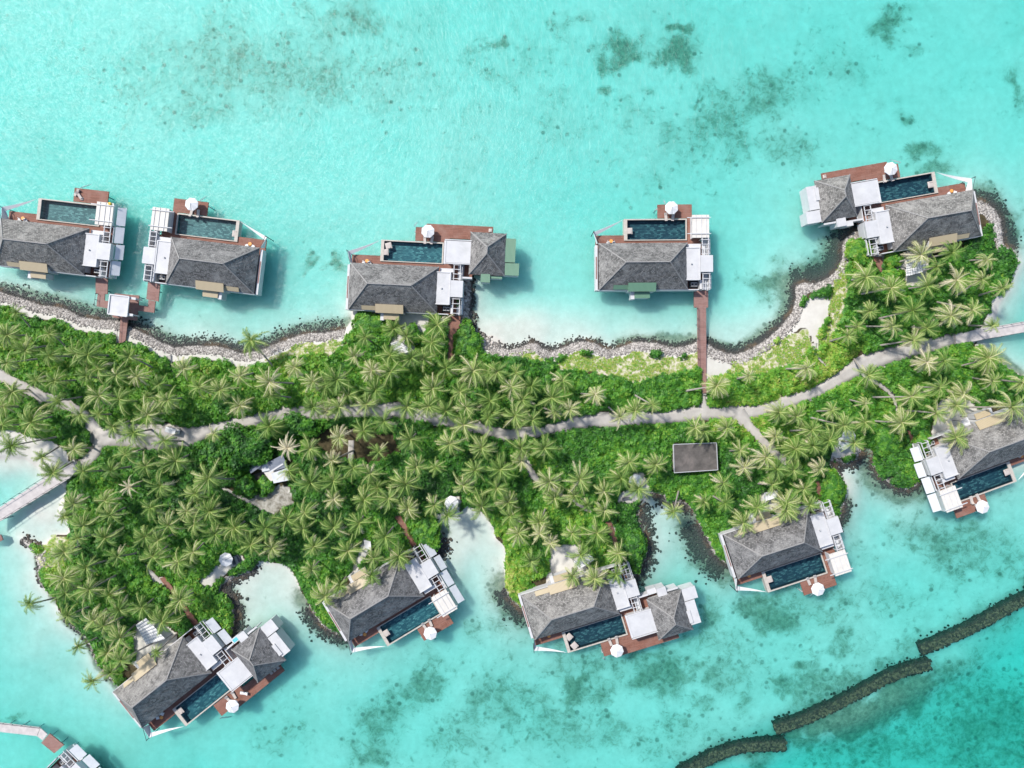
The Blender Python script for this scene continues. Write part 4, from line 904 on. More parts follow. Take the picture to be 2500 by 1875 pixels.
for i, (px, py, kind, size, tr) in enumerate(pl):
    rr = random.Random(1000 + i)
    h = (7.2 + 3.2 * rr.random()) * (.75 + .25 * size)
    if tr is None:
        h = min(h, 9.0)
        X, Y = P(px, py, h)
        base = (X + rr.uniform(-1.1, .9), Y + rr.uniform(-1.0, 1.0))
        bx, by = base[0] * 10 + 1250, 937.5 - base[1] * 10
        gz = ground_z(bx, by)
        if gz < .1:
            base = (X * .985, Y * .985); gz = ground_z(base[0] * 10 + 1250, 937.5 - base[1] * 10)
    else:
        X, Y = P(px, py, h)
        gz = max(ground_z(*tr), .2); base = P(tr[0], tr[1], gz + .8)
    t = thing('coconut_palm', plabel[i], 'palm tree', (base[0], base[1], gz - .2), 0, 'coconut palms on the island')
    hh = h - (gz - .2)
    off = np.array([X - base[0], Y - base[1]])
    ring = []; mb = MB(); ns = 9
    c1 = off * rr.uniform(.25, .75)
    for s in range(ns + 1):
        f = s / ns
        q = 2 * f * (1 - f) * c1 + f * f * off; z = hh * f
        rad = .16 + .12 * (1 - f) ** 2 + (.06 if s == ns else 0)
        ring.append([(q[0] + rad * cos(2 * pi * k / 7), q[1] + rad * sin(2 * pi * k / 7), z) for k in range(7)])
    for s in range(ns):
        for k in range(7):
            mb.poly([ring[s][k], ring[s][(k + 1) % 7], ring[s + 1][(k + 1) % 7], ring[s + 1][k]])
    mb.build('trunk', 'trunk', t, True)
    me = CROWNS[kind][cc[kind] % len(CROWNS[kind])]; cc[kind] += 1
    c = bpy.data.objects.new('crown', me); C.objects.link(c); c.parent = t
    c.location = (off[0], off[1], hh); c.rotation_euler = (rr.uniform(-.28, .28), rr.uniform(-.28, .28), rr.uniform(0, 2 * pi))
    s_ = size * .90 * rr.uniform(.78, 1.16); c.scale = (s_, s_, s_ * rr.uniform(.9, 1.05))

# ------------------------------------------------------------------ villas
DC = P(1570, 650, 4.2)
def TD(X, Y, z):
    x, y = P(1350 + X / 3.318, 450 + Y / 3.318, z); return (x - DC[0], y - DC[1])
CC = P(961, 703, 4.2); _a = R(2.8)
def TC(X, Y, z):
    x, y = P(700 + X / 3.318, 450 + Y / 3.318, z); x -= CC[0]; y -= CC[1]
    return (x * cos(_a) - y * sin(_a), x * sin(_a) + y * cos(_a))

def hip(mb, u0, v0, u1, v1, ze, zr, h, over=.0):
    """hipped roof with its ridge along the longer side; returns the hip and ridge lines"""
    f = lambda u, v, z: (u, h * v, z)
    w, d = u1 - u0, v1 - v0
    if w >= d:
        r = d / 2; A = (u0 + r, (v0 + v1) / 2); B = (u1 - r, (v0 + v1) / 2)
    else:
        r = w / 2; A = ((u0 + u1) / 2, v0 + r); B = ((u0 + u1) / 2, v1 - r)
    sl = math.hypot(1, (zr - ze) / r)
    c = [(u0, v0), (u1, v0), (u1, v1), (u0, v1)]
    faces = ([(c[0], c[1], B, A), (c[1], c[2], B), (c[2], c[3], A, B), (c[3], c[0], A)] if w >= d else
             [(c[0], c[1], A), (c[1], c[2], B, A), (c[2], c[3], B), (c[3], c[0], A, B)])
    sag = lambda q, z: f(q[0], q[1], z)
    for fc in faces:
        a, b = np.array(fc[0]), np.array(fc[1]); e = (b - a) / np.linalg.norm(b - a); nrm = np.array([-e[1], e[0]])
        pts = []; uvs = []
        for k, q in enumerate(fc):
            z = ze if k < 2 else zr
            pts.append(sag(q, z)); dq = np.array(q) - a
            uvs.append((float(dq @ e), float(dq @ nrm) * sl))
        # subdivide into rows so that the courses can be slightly uneven
        R0, R1 = (pts[0], pts[1]), ((pts[3], pts[2]) if len(pts) == 4 else (pts[2], pts[2]))
        U0, U1 = (uvs[0], uvs[1]), ((uvs[3], uvs[2]) if len(pts) == 4 else (uvs[2], uvs[2]))
        nr_, nc_ = 10, 16
        lp = lambda p, q, t: tuple(p[i] + (q[i] - p[i]) * t for i in range(len(p)))
        gp = []; gu = []
        for i in range(nr_ + 1):
            a0, a1 = lp(R0[0], R1[0], i / nr_), lp(R0[1], R1[1], i / nr_); b0, b1 = lp(U0[0], U1[0], i / nr_), lp(U0[1], U1[1], i / nr_)
            row = []; ru = []
            for j in range(nc_ + 1):
                p_ = lp(a0, a1, j / nc_)
                wv = random.uniform(-.05, .05) if 0 < i < nr_ and 0 < j < nc_ else 0
                if i == 0 and 0 < j < nc_: wv = random.uniform(-.06, .02)
                row.append((p_[0], p_[1], p_[2] + wv)); ru.append(lp(b0, b1, j / nc_))
            gp.append(row); gu.append(ru)
        for i in range(nr_):
            for j in range(nc_):
                if len(fc) == 3 and i == nr_ - 1:
                    mb.poly([gp[i][j], gp[i][j + 1], gp[i + 1][j]], [gu[i][j], gu[i][j + 1], gu[i + 1][j]])
                else:
                    mb.poly([gp[i][j], gp[i][j + 1], gp[i + 1][j + 1], gp[i + 1][j]], [gu[i][j], gu[i][j + 1], gu[i + 1][j + 1], gu[i + 1][j]])
    # eave soffit and fascia
    fa = [f(*q, ze - .02) for q in c]; fb = [f(*q, ze - .28) for q in c]
    for i in range(4):
        mb.poly([fb[i], fb[(i + 1) % 4], fa[(i + 1) % 4], fa[i]])
    mb.poly(fb)
    if w >= d: lines = [(c[0], A), (c[3], A), (c[1], B), (c[2], B), (A, B)]
    else: lines = [(c[0], A), (c[1], A), (c[2], B), (c[3], B), (A, B)]
    out = []
    for p, q in lines:
        z0 = zr if p is A else ze
        out.append((f(*p, z0 + .03), f(*q, zr + .03)))
    return out

VILLAS = [
 # px, py, angle, hand, annex, trim, description
 (103.5, 602, -6.5, 1, False, 'tanmetal', 'villa cut by the left edge, above the rubble bank', 'edge villa above the pavilion'),
 (519, 648, 173.1, -1, False, 'tanmetal', 'villa with white parasol beside the boardwalk pavilion', 'villa beside the pavilion'),
 (961, 703, -2.8, 1, True, 'greenmetal', 'villa with annex under bright green metal side roofs', 'green roofed annex villa'),
 (1570, 650, 0.4, 1, False, 'greenmetal', 'villa standing alone at the end of the straight red jetty', 'straight jetty villa'),
 (2278.5, 538, 190.1, -1, True, 'white', 'villa with white annex at the tip of the palm point', 'palm point villa'),
 (2421, 1079, 200.2, 1, False, 'tanmetal', 'villa cut by the right edge, beside the bushy spit', 'villa beside the bushy spit'),
 (1887, 1326, 18, -1, False, 'tanmetal', 'villa below the grey hut, with brown side window strip', 'villa below the grey hut'),
 (1392.5, 1476, 17, -1, True, 'white', 'villa with white annex between inlet and reef, two pool cushions', 'middle south annex villa'),
 (914, 1462.5, 31, -1, False, 'tanmetal', 'villa between the sandy cove and pale cove, no annex', 'villa between two coves'),
 (397, 1665.5, 38.6, -1, True, 'white', 'villa with white annex, lowest on the island, palm shadows on roof', 'lowest annex villa'),
 (80, 1990, 45, -1, False, 'white', 'villa corner with white pergola at the lower left corner', 'corner villa'),
]
QUIET = {4: 'white', 7: 'white', 9: 'white'}

def make_villa(k, cx, cy, ang, h, annex, trim, desc, short):
    X, Y = P(cx, cy, 4.2)
    t = thing('water_villa', ('grey shingle roofed ' + desc), 'villa', (X, Y, 0), R(ang), 'water villas around the island')
    rear = 'greenmetal' if trim == 'greenmetal' and k == 3 else 'tanmetal'
    def rect(T, a, z): # a = X0,Y0,X1,Y1 in the survey frame
        p = T(a[0], a[1], z); q = T(a[2], a[3], z); return p[0], p[1] * h, q[0], q[1] * h
    def tb(mb, a, z0, z1, T=TD):
        x0, y0, x1, y1 = rect(T, a, z1); return mb.box(x0, y0, x1, y1, z0, z1)
    def part(name, mat, boxes, parent=t, T=TD):
        mb = MB()
        for a, z0, z1 in boxes: tb(mb, a, z0, z1, T)
        return mb.build(name, mat, parent)
    f = lambda p, z: (p[0], p[1] * h, z)
    U, V = 10.56, 5.53
    # roof
    mb = MB(); lines = hip(mb, -U, -V, U, V, 4.25, 10.0, h)
    rf = mb.build('roof', 'shingle', t)
    mb = MB()
    for p, q in lines: mb.bar(p, q, .26, .08)
    mb.build('ridge_cap', 'ridge', rf)
    # body
    MB().box(-U + .9, h * (-V + .7), U - .3, h * (V - 1.2), 1.5, 4.2).build('wall', 'white', t)
    for i in range(6):
        u = -8.6 + i * 3.0; MB().box(u, h * (V - 1.19), u + 2.5, h * (V - 1.16), 1.6, 3.8).build('glass_door', 'dark', t)
    # platform and stilts
    boxes = [((850, 165, 1128, 276), 1.15, 1.45), ((1090, 276, 1198, 470), 1.15, 1.45), ((345, 412, 576, 470), 1.15, 1.45), ((576, 458, 1090, 470), 1.15, 1.45), ((345, 470, 1258, 858), 1.15, 1.45)]
    part('deck', 'deck', boxes)
    mb = MB()
    for u in np.linspace(-9.5, 14.5, 7):
        for v in (-5, 0, 5): mb.frustum(u, h * v, -4, 1.14, .2, .2, 8)
    for u, v in ((4, 14.4), (8, 14.4), (11.4, 14.4), (-9, 7)): mb.frustum(u, h * v, -4, 1.14, .16, .16, 8)
    mb.build('stilt_frame', 'grey', t)
    # pool
    pu0, pv0 = TD(578, 280, 1.75); pu1, pv1 = TD(1087, 455, 1.75)
    v0, v1 = pv1, pv0
    pool = MB().box(pu0, h * v0, pu1, h * v1, -.2, .35).build('pool', 'cream', t)
    cop = MB(); wl = .78; wo = .30
    cop.box(pu0, h * v0, pu0 + wl, h * v1, .35, 1.75)
    cop.box(pu1 - wo, h * v0, pu1, h * v1, .35, 1.75)
    cop.box(pu0 + wl, h * v0, pu1 - wo, h * (v0 + .2), .35, 1.75)
    cop.box(pu0 + wl, h * (v1 - .28), pu1 - wo, h * v1, .35, 1.75)
    cop.build('coping', 'stone', pool)
    a0, a1, b0, b1 = pu0 + wl, pu1 - wo, v0 + .2, v1 - .28
    lin = MB(); lin.poly([(a0 + .002, h * b0, .36), (a1, h * b0, .36), (a1, h * b1, .36), (a0, h * b1, .36)])
    for (x0, y0, x1, y1) in ((a0, b0, a1, b0 + .05), (a0, b1 - .05, a1, b1), (a0, b0 + .05, a0 + .05, b1 - .05), (a1 - .05, b0 + .05, a1, b1 - .05)):
        lin.box(x0, h * y0, x1, h * y1, .362, 1.56)
    lin.build('pool_lining', {0: 'tile_glare', 1: 'tile_glare', 2: 'tile_teal', 8: 'tile_teal', 9: 'tile_teal'}.get(k, 'tile'), pool)
    pw = MB(); pw.poly([(a0 + .05, h * (b0 + .05), 1.50), (a1 - .05, h * (b0 + .05), 1.50), (a1 - .05, h * (b1 - .05), 1.50), (a0 + .05, h * (b1 - .05), 1.50)])
    pw.build('pool_water', 'poolwater', pool)
    # triangular sail screen at the open end
    A = f(TD(330, 385, 3.1), 3.1); B = f(TD(350, 412, 2.5), 2.5); D = f(TD(574, 286, 1.9), 1.9); E = f(TD(365, 478, 3.9), 3.9); G = f(TD(352, 480, 1.5), 1.5)
    mb = MB(); n_ = 8
    for i in range(n_):
        s0, s1 = i / n_, (i + 1) / n_
        lp = lambda p, q, s: tuple(p[j] + (q[j] - p[j]) * s - (.35 * sin(pi * s) if j == 2 else 0) for j in range(3))
        mb.poly([lp(A, D, s0), lp(B, D, s0), lp(B, D, s1), lp(A, D, s1)])
    mb.poly([A, E, G, B])
    so = mb.build('sail_screen', 'fabric', t)
    md = so.modifiers.new('thick', 'SOLIDIFY'); md.thickness = .04
    MB().bar((A[0], A[1], -1.5), (A[0], A[1], 4.35), .14).bar((A[0], A[1], 4.3), E, .08).build('sail_pole', 'dark', t)
    # side wall ledge with brown window strip
    sw = part('side_wall', 'white', [((343, 490, 362, 857), 1.46, 3.75)])
    part('window', 'jetty', [((347, 585, 357, 765), 3.0, 3.78)], sw)
    # flat roof over the entry lobby
    fr = part('flat_roof', 'roofwhite', [((1060, 516, 1195, 776), 3.75, 4.55)])
    mbp = MB()
    tb(mbp, (1060, 512, 1195, 519), 3.7, 4.72); tb(mbp, (1187, 519, 1195, 776), 3.7, 4.70); tb(mbp, (1060, 771, 1187, 778), 3.7, 4.68)
    mbp.build('parapet', 'white', fr)
    for q, zz in (((1090, 485, 1198, 515), 3.6), ((1190, 778, 1206, 852), 3.5), ((1065, 530, 1190, 770), 3.7)): part('lobby_wall', 'white', [(q, 1.46, zz)])
    part('skylight', 'grey', [((1120, 640, 1130, 650), 4.55, 4.9)], fr)
    # entry boxes and pergolas
    part('entry_roof', 'roofwhite', [((1197, 577, 1297, 712), 4.0, 4.75)])
    part('entry_wall', 'white', [((1203, 583, 1291, 706), 1.46, 3.99)])
    for nm, (x0, y0, x1, y1) in (('pergola', (1207, 437, 1264, 577)), ('pergola', (1211, 713, 1271, 858))):
        pg = part(nm, 'slab', [((x0 + 4, y0, x1 - 4, y1), 1.46, 1.62)])
        mbb = MB()
        for xx in (x0 + 3, x1 - 3): mbb.bar(f(TD(xx, y0, 4.1), 4.1), f(TD(xx, y1, 4.1), 4.1), .16, .22)
        n_ = 4
        for i in range(n_):
            yy = y0 + 14 + (y1 - y0 - 28) * i / (n_ - 1)
            mbb.bar(f(TD(x0 - 3, yy, 4.28), 4.28), f(TD(x1 + 4, yy, 4.28), 4.28), .13, .13)
        mbb.build('beam', 'white', pg)
        mbb = MB()
        for xx in (x0 + 3, x1 - 3):
            for yy in (y0 + 4, y1 - 4): mbb.bar(f(TD(xx, yy, 4.0), 1.46), f(TD(xx, yy, 4.0), 4.0), .16)
        mbb.build('post', 'white', pg)
    for q in ((1268, 440, 1274, 570), (1274, 720, 1280, 850)): part('outer_wall', 'white', [(q, .7, 3.7)])
    if k in (0, 5, 8, 9, 10):
        for (y0, y1) in (((282, 428), (440, 570), (582, 702), (716, 832)) if not annex else ((582, 702), (716, 832))):
            pi_, po_ = 1280 if y0 != 582 else 1299, 1322 if y0 != 582 else 1336
            zi, zo = 3.5, 2.5
            T1 = [f(TD(X_, Y_, z_), z_) for X_, Y_, z_ in ((pi_, y0, zi), (po_, y0, zo), (po_, y1, zo), (pi_, y1, zi))]
            T0 = [(p[0], p[1], p[2] - .12) for p in T1]; mb = MB().poly(T1).poly(T0[::-1])
            for i in range(4): mb.poly([T0[i], T0[(i + 1) % 4], T1[(i + 1) % 4], T1[i]])
            mb.build('wing_panel', 'slab', t)
    # plant yard with two condensers
    part('yard_floor', 'dark', [((1098, 781, 1186, 845), 1.46, 1.55)])
    for x0 in (1118, 1146): 
        ac = part('condenser', 'grey', [((x0, 797, x0 + 24, 829), 1.56, 2.6)])
        q = TD(x0 + 12, 813, 2.6); MB().frustum(q[0], q[1] * h, 2.6, 2.66, .28, .24, 12).build('fan_grille', 'dark', ac)
    for q in ((365, 852, 604, 859), (836, 852, 1180, 859)): part('rear_wall', 'white', [(q, 1.46, 4.0)])
    # rear lean-to roofs
    def lean(name, a, zi, zo, mat, wallmat='white', zf=1.3):
        x0, yi = TD(a[0], a[1], zi); x1, yo = TD(a[2], a[3], zo)
        mb = MB(); T1 = [(x0, h * yi, zi), (x1, h * yi, zi), (x1, h * yo, zo), (x0, h * yo, zo)]
        T0 = [(p[0], p[1], p[2] - .16) for p in T1]
        mb.poly(T1); mb.poly(T0[::-1])
        for i in range(4): mb.poly([T0[i], T0[(i + 1) % 4], T1[(i + 1) % 4], T1[i]])
        o = mb.build(name, mat, t)
        MB().box(x0 + .12, h * (yi - .12), x1 - .12, h * (yo + .12), zf, min(zi, zo) - .18).build('lean_to_wall', wallmat, o)
        return o
    lean('bathroom_roof', (610, 796, 832, 868), 6.0, 5.3, rear)
    lean('shower_roof', (660, 873, 783, 922), 4.3, 4.1, rear)
    lean('store_roof', (490, 815, 605, 851), 5.35, 4.7, rear)
    part('shower_box', 'white', [((630, 872, 659, 930), 1.2, 3.9)])
    # ladder into the sea
    ld = MB(); lx = 905 if not annex else 835
    p0 = TD(lx, 163, 1.4); p1 = TD(lx + 9, 163, 1.4)
    for p in (p0, p1): ld.bar((p[0], h * p[1], 1.9), (p[0] + .3, h * (p[1] + 1.9), -1.3), .07)
    for i in range(7):
        s_ = i / 6; ld.bar((p0[0] + .3 * s_, h * (p0[1] + 1.9 * s_), 1.7 - 3.0 * s_), (p1[0] + .3 * s_, h * (p1[1] + 1.9 * s_), 1.7 - 3.0 * s_), .06)
    ld.build('ladder', 'grey', t)
    if not annex:
        tr_ = part('terrace_roof', 'cream', [((1131, 250, 1268, 435), 3.95, 4.25)])
        mbb = MB()
        for yy in (272, 402): mbb.bar(f(TD(1090, yy, 4.42), 4.42), f(TD(1282, yy, 4.42), 4.42), .16, .2)
        for xx in (1160, 1205, 1245): mbb.bar(f(TD(xx, 252, 4.32), 4.32), f(TD(xx, 434, 4.32), 4.32), .10, .1)
        mbb.build('rail', 'white', tr_)
        for q, zz in (((1255, 255, 1264, 432), .7), ((1136, 255, 1145, 432), 1.46)): part('terrace_wall', 'white', [(q, zz, 3.94)])
    else:
        trim2 = {'greenmetal': 'greenmetal'}.get(trim, 'roofwhite')
        part('annex_deck', 'deck', [((1134, 318, 1668, 455), 1.15, 1.454), ((1270, 455, 1500, 760), 1.15, 1.458), ((1500, 455, 1760, 745), 1.15, 1.462)], T=TC)
        cr = part('link_roof', 'roofwhite', [((1281, 454, 1530, 643), 3.9, 4.5)], T=TC)
        mbp = MB(); tb(mbp, (1281, 449, 1530, 455), 3.88, 4.62, TC); tb(mbp, (1278, 455, 1284, 643), 3.88, 4.60, TC); tb(mbp, (1284, 640, 1530, 645), 3.88, 4.58, TC)
        mbp.build('parapet', 'white', cr)
        for q in ((1292, 620, 1520, 636), (1290, 460, 1297, 618)): part('link_wall', 'white', [(q, 1.47, 3.88)], T=TC)
        q0 = TC(1490, 385, 4.25); q1 = TC(1765, 742, 4.25)
        mb = MB(); lines = hip(mb, q0[0], q1[1], q1[0], q0[1], 4.25, 8.7, h)
        rf2 = mb.build('annex_roof', 'shingle', t)
        mb = MB()
        for p, q in lines: mb.bar(p, q, .26, .08)
        mb.build('ridge_cap', 'ridge', rf2)
        MB().box(q0[0] + .6, h * (q1[1] + .6), q1[0] - .3, h * (q0[1] - 1.0), 1.46, 4.2).build('annex_wall', 'white', t)
        for nm, a, zt in (('side_roof', (1767, 437, 1849, 634), 4.35), ('side_roof', (1752, 636, 1879, 741), 4.25), ('side_roof', (1647, 746, 1744, 765), 4.05), ('side_roof', (1573, 712, 1645, 795), 4.45)):
            s_o = part(nm, trim2, [(a, zt - .3, zt)], T=TC)
            b = (a[0] + 3, a[1] + 3, a[2] - 3, a[3] - 3)
            part('side_wall', 'white', [(b, .6, zt - .31)], s_o, T=TC)
        if trim2 == 'roofwhite':
            part('upper_roof', 'roofwhite', [((1700, 452, 1790, 560), 4.36, 4.66)], T=TC)
            o_ = part('plunge_basin', 'white', [((1500, 752, 1572, 800), 1.0, 3.4)], T=TC)
            if k == 9:
                p, q = TC(1510, 760, 3.4), TC(1562, 792, 3.4)
                MB().box(p[0], h * p[1], q[0], h * q[1], 3.4, 3.43).build('basin_water', M['basin'], o_)
        part('screen_wall', 'white', [((1415, 748, 1500, 766), 1.46, 3.6)], T=TC)
    return t

M['basin'] = simple('turquoise_basin_water', (0.10, 0.45, 0.50), (0.14, 0.52, 0.56), 2, 0.2)

def local_to_world(cx, cy, ang, h, u, v):
    X, Y = P(cx, cy, 4.2); a = R(ang); v *= h
    return X + u * cos(a) - v * sin(a), Y + u * sin(a) + v * cos(a)

def parasol(x, y, z, rz, label, r=1.62, grp='white parasols'):
    t = thing('parasol', label, 'parasol', (x, y, z), rz, grp)
    n = 8; mb = MB(); top = (0, 0, 2.75)
    rim = [(r * cos(2 * pi * (i + .5) / n), r * sin(2 * pi * (i + .5) / n), 2.2) for i in range(n)]
    for i in range(n):
        a, b = rim[i], rim[(i + 1) % n]; m_ = tuple((a[j] + b[j]) / 2 * (1 if j == 2 else .985) - (.04 if j == 2 else 0) for j in range(3))
        mb.poly([top, a, m_]); mb.poly([top, m_, b])
        mb.poly([a, (a[0], a[1], 2.05), (b[0], b[1], 2.05), b])
    mb.build('canopy', 'fabric', t)
    MB().frustum(0, 0, 2.72, 2.9, .07, .03, 8).build('finial', 'grey', t)
    MB().frustum(0, 0, 0, 2.7, .04, .04, 8).frustum(0, 0, 0, .12, .4, .36, 12).build('pole', 'grey', t)
    MB().bar((.02, 0, 2.78), (r * .92, 0, 2.34), .06).build('arm', 'grey', t)
    return t
def lounger(x, y, z, rz, label, mat='mat', grp='sun loungers'):
    t = thing('sun_lounger', label, 'sun lounger', (x, y, z), rz, grp)
    MB().box(-.95, -.33, .95, .33, .22, .30).build('frame', 'dark' if mat == 'darkfabric' else 'grey', t)
    m_ = MB(); m_.box(-.95, -.31, .35, .31, .301, .40)
    m_.poly([(.35, -.31, .40), (.95, -.31, .78), (.95, .31, .78), (.35, .31, .40)]); m_.poly([(.35, -.31, .31), (.35, .31, .31), (.95, .31, .69), (.95, -.31, .69)])
    m_.poly([(.95, -.31, .69), (.95, .31, .69), (.95, .31, .78), (.95, -.31, .78)])
    for s in (-.31, .31): m_.poly([(.35, s, .31), (.95, s, .69), (.95, s, .78), (.35, s, .40)])
    m_.build('mattress', mat, t)
    for a in (-.8, .7):
        for b in (-.27, .27): MB().box(a - .03, b - .03, a + .03, b + .03, 0, .219).build('leg', 'grey', t)
    return t
def stool(x, y, z, label):
    t = thing('side_table', label, 'table', (x, y, z), 0, 'orange tables on the end decks')
    MB().frustum(0, 0, .30, .42, .40, .42, 16).build('tray', 'orange', t); MB().frustum(0, 0, 0, .299, .2, .14, 12).build('base', 'grey', t)
def chair(x, y, z, rz, label):
    t = thing('lounge_chair', label, 'chair', (x, y, z), rz, 'white chairs on the end decks')
    MB().box(-.36, -.36, .36, .36, .2, .42).build('seat', 'fabric', t)
    MB().box(-.36, .30, .36, .42, .421, .85).build('backrest', 'fabric', t)
    for a in (-.3, .3):
        for b in (-.3, .3): MB().box(a - .03, b - .03, a + .03, b + .03, 0, .199).build('leg', 'grey', t)
def cushion(x, y, z, rz, label, s=.75):
    t = thing('pool_mattress', label, 'cushion', (x, y, z), rz, 'floating pool cushions')
    m_ = MB(); n = 6
    for i in range(n):
        for j in range(n):
            hgt = lambda a, b: .10 + .12 * (1 - (2 * a / n - 1) ** 4) * (1 - (2 * b / n - 1) ** 4)
            pt = lambda a, b: (s * (2 * a / n - 1), s * (2 * b / n - 1), hgt(a, b))
            m_.poly([pt(i, j), pt(i + 1, j), pt(i + 1, j + 1), pt(i, j + 1)])
    c = [(-s, -s), (s, -s), (s, s), (-s, s)]
    for i in range(4):
        a, b = c[i], c[(i + 1) % 4]; m_.poly([(a[0], a[1], -.02), (b[0], b[1], -.02), (b[0], b[1], .10), (a[0], a[1], .10)])
    m_.build('cover', 'mat', t)
    MB().box(-s * .5, -s * .9, s * .5, -s * .55, .2, .30).build('headrest', 'mat', t)
    return t

for k, (cx, cy, ang, h, annex, trim, desc, short) in enumerate(VILLAS):
    make_villa(k, cx, cy, ang, h, annex, trim, desc, short)
    if k == 10: continue
    W = lambda u, v: local_to_world(cx, cy, ang, h, u, v)
    th = R(ang)
    # parasol with loungers on the swimming deck
    pu = {0: None}.get(k, (7.0, 14.0) if not annex else (7.4, 14.0))
    if pu:
        if k == 9: pu = (9.0, 14.9)
        x, y = W(*pu); parasol(x, y, 1.45, th + R(-90 * h), f'white octagonal parasol on the red deck of the {short}')
        x, y = W(pu[0] - .9, pu[1] - 1.7); lounger(x, y, 1.452, th + R(95), f'taupe lounger half under the parasol of the {short}')
        x, y = W(pu[0] + .8, pu[1] - 1.7); lounger(x, y, 1.452, th + R(82), f'taupe lounger nearer the pool lobby, parasol deck of the {short}')
    else:
        x, y = W(5.0, 14.2); lounger(x, y, 1.452, th + R(60), 'taupe lounger lying open on the red deck of the edge villa')
        x, y = W(5.6, 13.6); lounger(x, y, 1.452, th + R(130), 'second taupe lounger crossing the first on the edge villa deck')
        x, y = W(6.2, 12.9); cushion(x, y, 1.47, th, 'small taupe cushion beside the crossed loungers', .35)
        t = thing('beach_bag', 'round yellow bag at the terrace corner of the edge villa', 'bag', (*W(14.9, 11.9), 4.3), 0); MB().frustum(0, 0, 0, .35, .4, .3, 12).build('bag_body', 'yellow', t); MB().bar((-.3, 0, .4), (.3, 0, .4), .05).build('handle', 'orange', t)
    if k == 9:
        for q, (u, v) in enumerate(((20.2, 13.2), (21.2, 13.2), (22.2, 13.2))):
            x, y = W(u, v + .9); lounger(x, y, 1.452, th + R(90), f'taupe lounger by the annex of the lowest villa, {["nearest the pool", "middle of three", "at the deck end"][q]}')
        x, y = W(12.0, 14.4); lounger(x, y, 1.452, th - R(45), 'cream lounger alone in sun on the lowest villa deck', 'fabric')
    if annex and k in (2, 4):
        x, y = W(22.2, 15.4); cushion(x, y, 1.47, th, f'taupe cushion at the deck corner of the {short}', .42)
    # end deck: table and two chairs
    x, y = W(-7.2, 6.55); stool(x, y, 1.452, f'round orange table on the end deck of the {short}')
    for q, (u, v) in enumerate(((-8.0, 6.0), (-6.5, 6.0))):
        x, y = W(u, v); chair(x, y, 1.452, th + R((25 if q else -25)), f'white chair by the orange table, {"pool" if q else "sail"} side, {short}')
    # cushions on the pool
    cs = {0: [], 1: [(-3.3, 8.6, 0)], 2: [(-2.2, 10.5, .3), (-2.9, 8.9, .05)], 7: [(-2.6, 8.3, .5), (-2.0, 10.7, .45)], 9: [(-2.9, 8.2, 0)]}.get(k, [(-2.75, 9.0, 0.02)])
    for q, (u, v, r_) in enumerate(cs):
        x, y = W(u, v); cushion(x, y, 1.51, th + r_, f'taupe cushion floating in the pool, {short}' + ('' if len(cs) == 1 else [', by the outer corner', ', by the house side'][(q + (k == 7)) % 2]))

# ------------------------------------------------------------------ jetties, bridges, pavilion
def deckthing(name, label, cat, polys, z, mat, rails=(), piles=(), zt=.25, group=None):
    x0, y0 = P(*polys[0][0], z)
    t = thing(name, label, cat, (x0, y0, 0), 0, group)
    mb = MB()
    for i, pg in enumerate(polys):
        mb.prism([(p[0] - x0, p[1] - y0) for p in PP(pg, z)], z - zt, z + .003 * i)
    mb.build('deck', mat, t)
    if rails:
        for a, b, zr in rails:
            pa, pb = P(*a, z), P(*b, z); n = max(2, int(math.hypot(pb[0] - pa[0], pb[1] - pa[1]) / 2.2))
            mb = MB(); A = (pa[0] - x0, pa[1] - y0); B = (pb[0] - x0, pb[1] - y0)
            mb.bar((*A, z + zr), (*B, z + zr), .07)
            for i in range(n + 1):
                q = (A[0] + (B[0] - A[0]) * i / n, A[1] + (B[1] - A[1]) * i / n); mb.bar((*q, z), (*q, z + zr + .1), .09)
            mb.build('handrail', 'dark', t)
    if piles:
        mb = MB()
        for p in piles:
            q = P(*p, z); mb.frustum(q[0] - x0, q[1] - y0, -5, z - zt, .17, .17, 8)
        mb.build('pile_frame', 'grey', t)
    return t
deckthing('jetty', 'straight red jetty running from a villa to the path', 'jetty', [[(1694, 709), (1729, 709), (1729, 751), (1694, 751)], [(1702, 751), (1724, 751), (1725, 960), (1714, 960), (1704, 904)]], 1.4, 'jetty', [((1702, 753), (1704, 900), .9)], [(1704, 720), (1720, 740), (1706, 790), (1720, 790), (1706, 830), (1720, 830)])
q1 = lambda X, Y: (X / 5.53, 700 + Y / 5.53)
deckthing('boardwalk', 'branching red boardwalk joining two villas to the shore', 'boardwalk', [[q1(1290, -130), q1(1455, -120), q1(1450, 100), q1(1290, 95)], [q1(1320, 95), q1(1415, 100), q1(1410, 185), q1(1480, 195), q1(1470, 295), q1(1300, 265)], [q1(1550, 90), q1(1880, 118), q1(1848, 460), q1(1515, 412)], [q1(2000, -100), q1(2165, -80), q1(2140, 200), q1(1975, 170)], [q1(2005, 178), q1(2100, 198), q1(2080, 352), q1(1860, 325), q1(1868, 248), q1(1998, 264)], [q1(1628, 420), q1(1728, 432), q1(1693, 725), q1(1600, 790)]], 1.4, 'jetty', [(q1(1322, 95), q1(1302, 262), .9), (q1(1630, 440), q1(1602, 760), .9)], [q1(1400, 50), q1(1340, 240), q1(1600, 120), q1(1850, 140), q1(2080, 50), q1(2050, 300), q1(1660, 500), q1(1540, 400)])
x0, y0 = P(*q1(1600, 250), 4.2)
t = thing('pavilion', 'small white flat roofed pavilion standing on the branching boardwalk', 'pavilion', (x0, y0, 0))
rp = [(p[0] - x0, p[1] - y0) for p in PP([q1(1485, 105), q1(1742, 135), q1(1712, 402), q1(1455, 366)], 4.3)]
rf = MB().prism(rp, 4.0, 4.2).build('roof', 'roofwhite', t)
mb = MB()
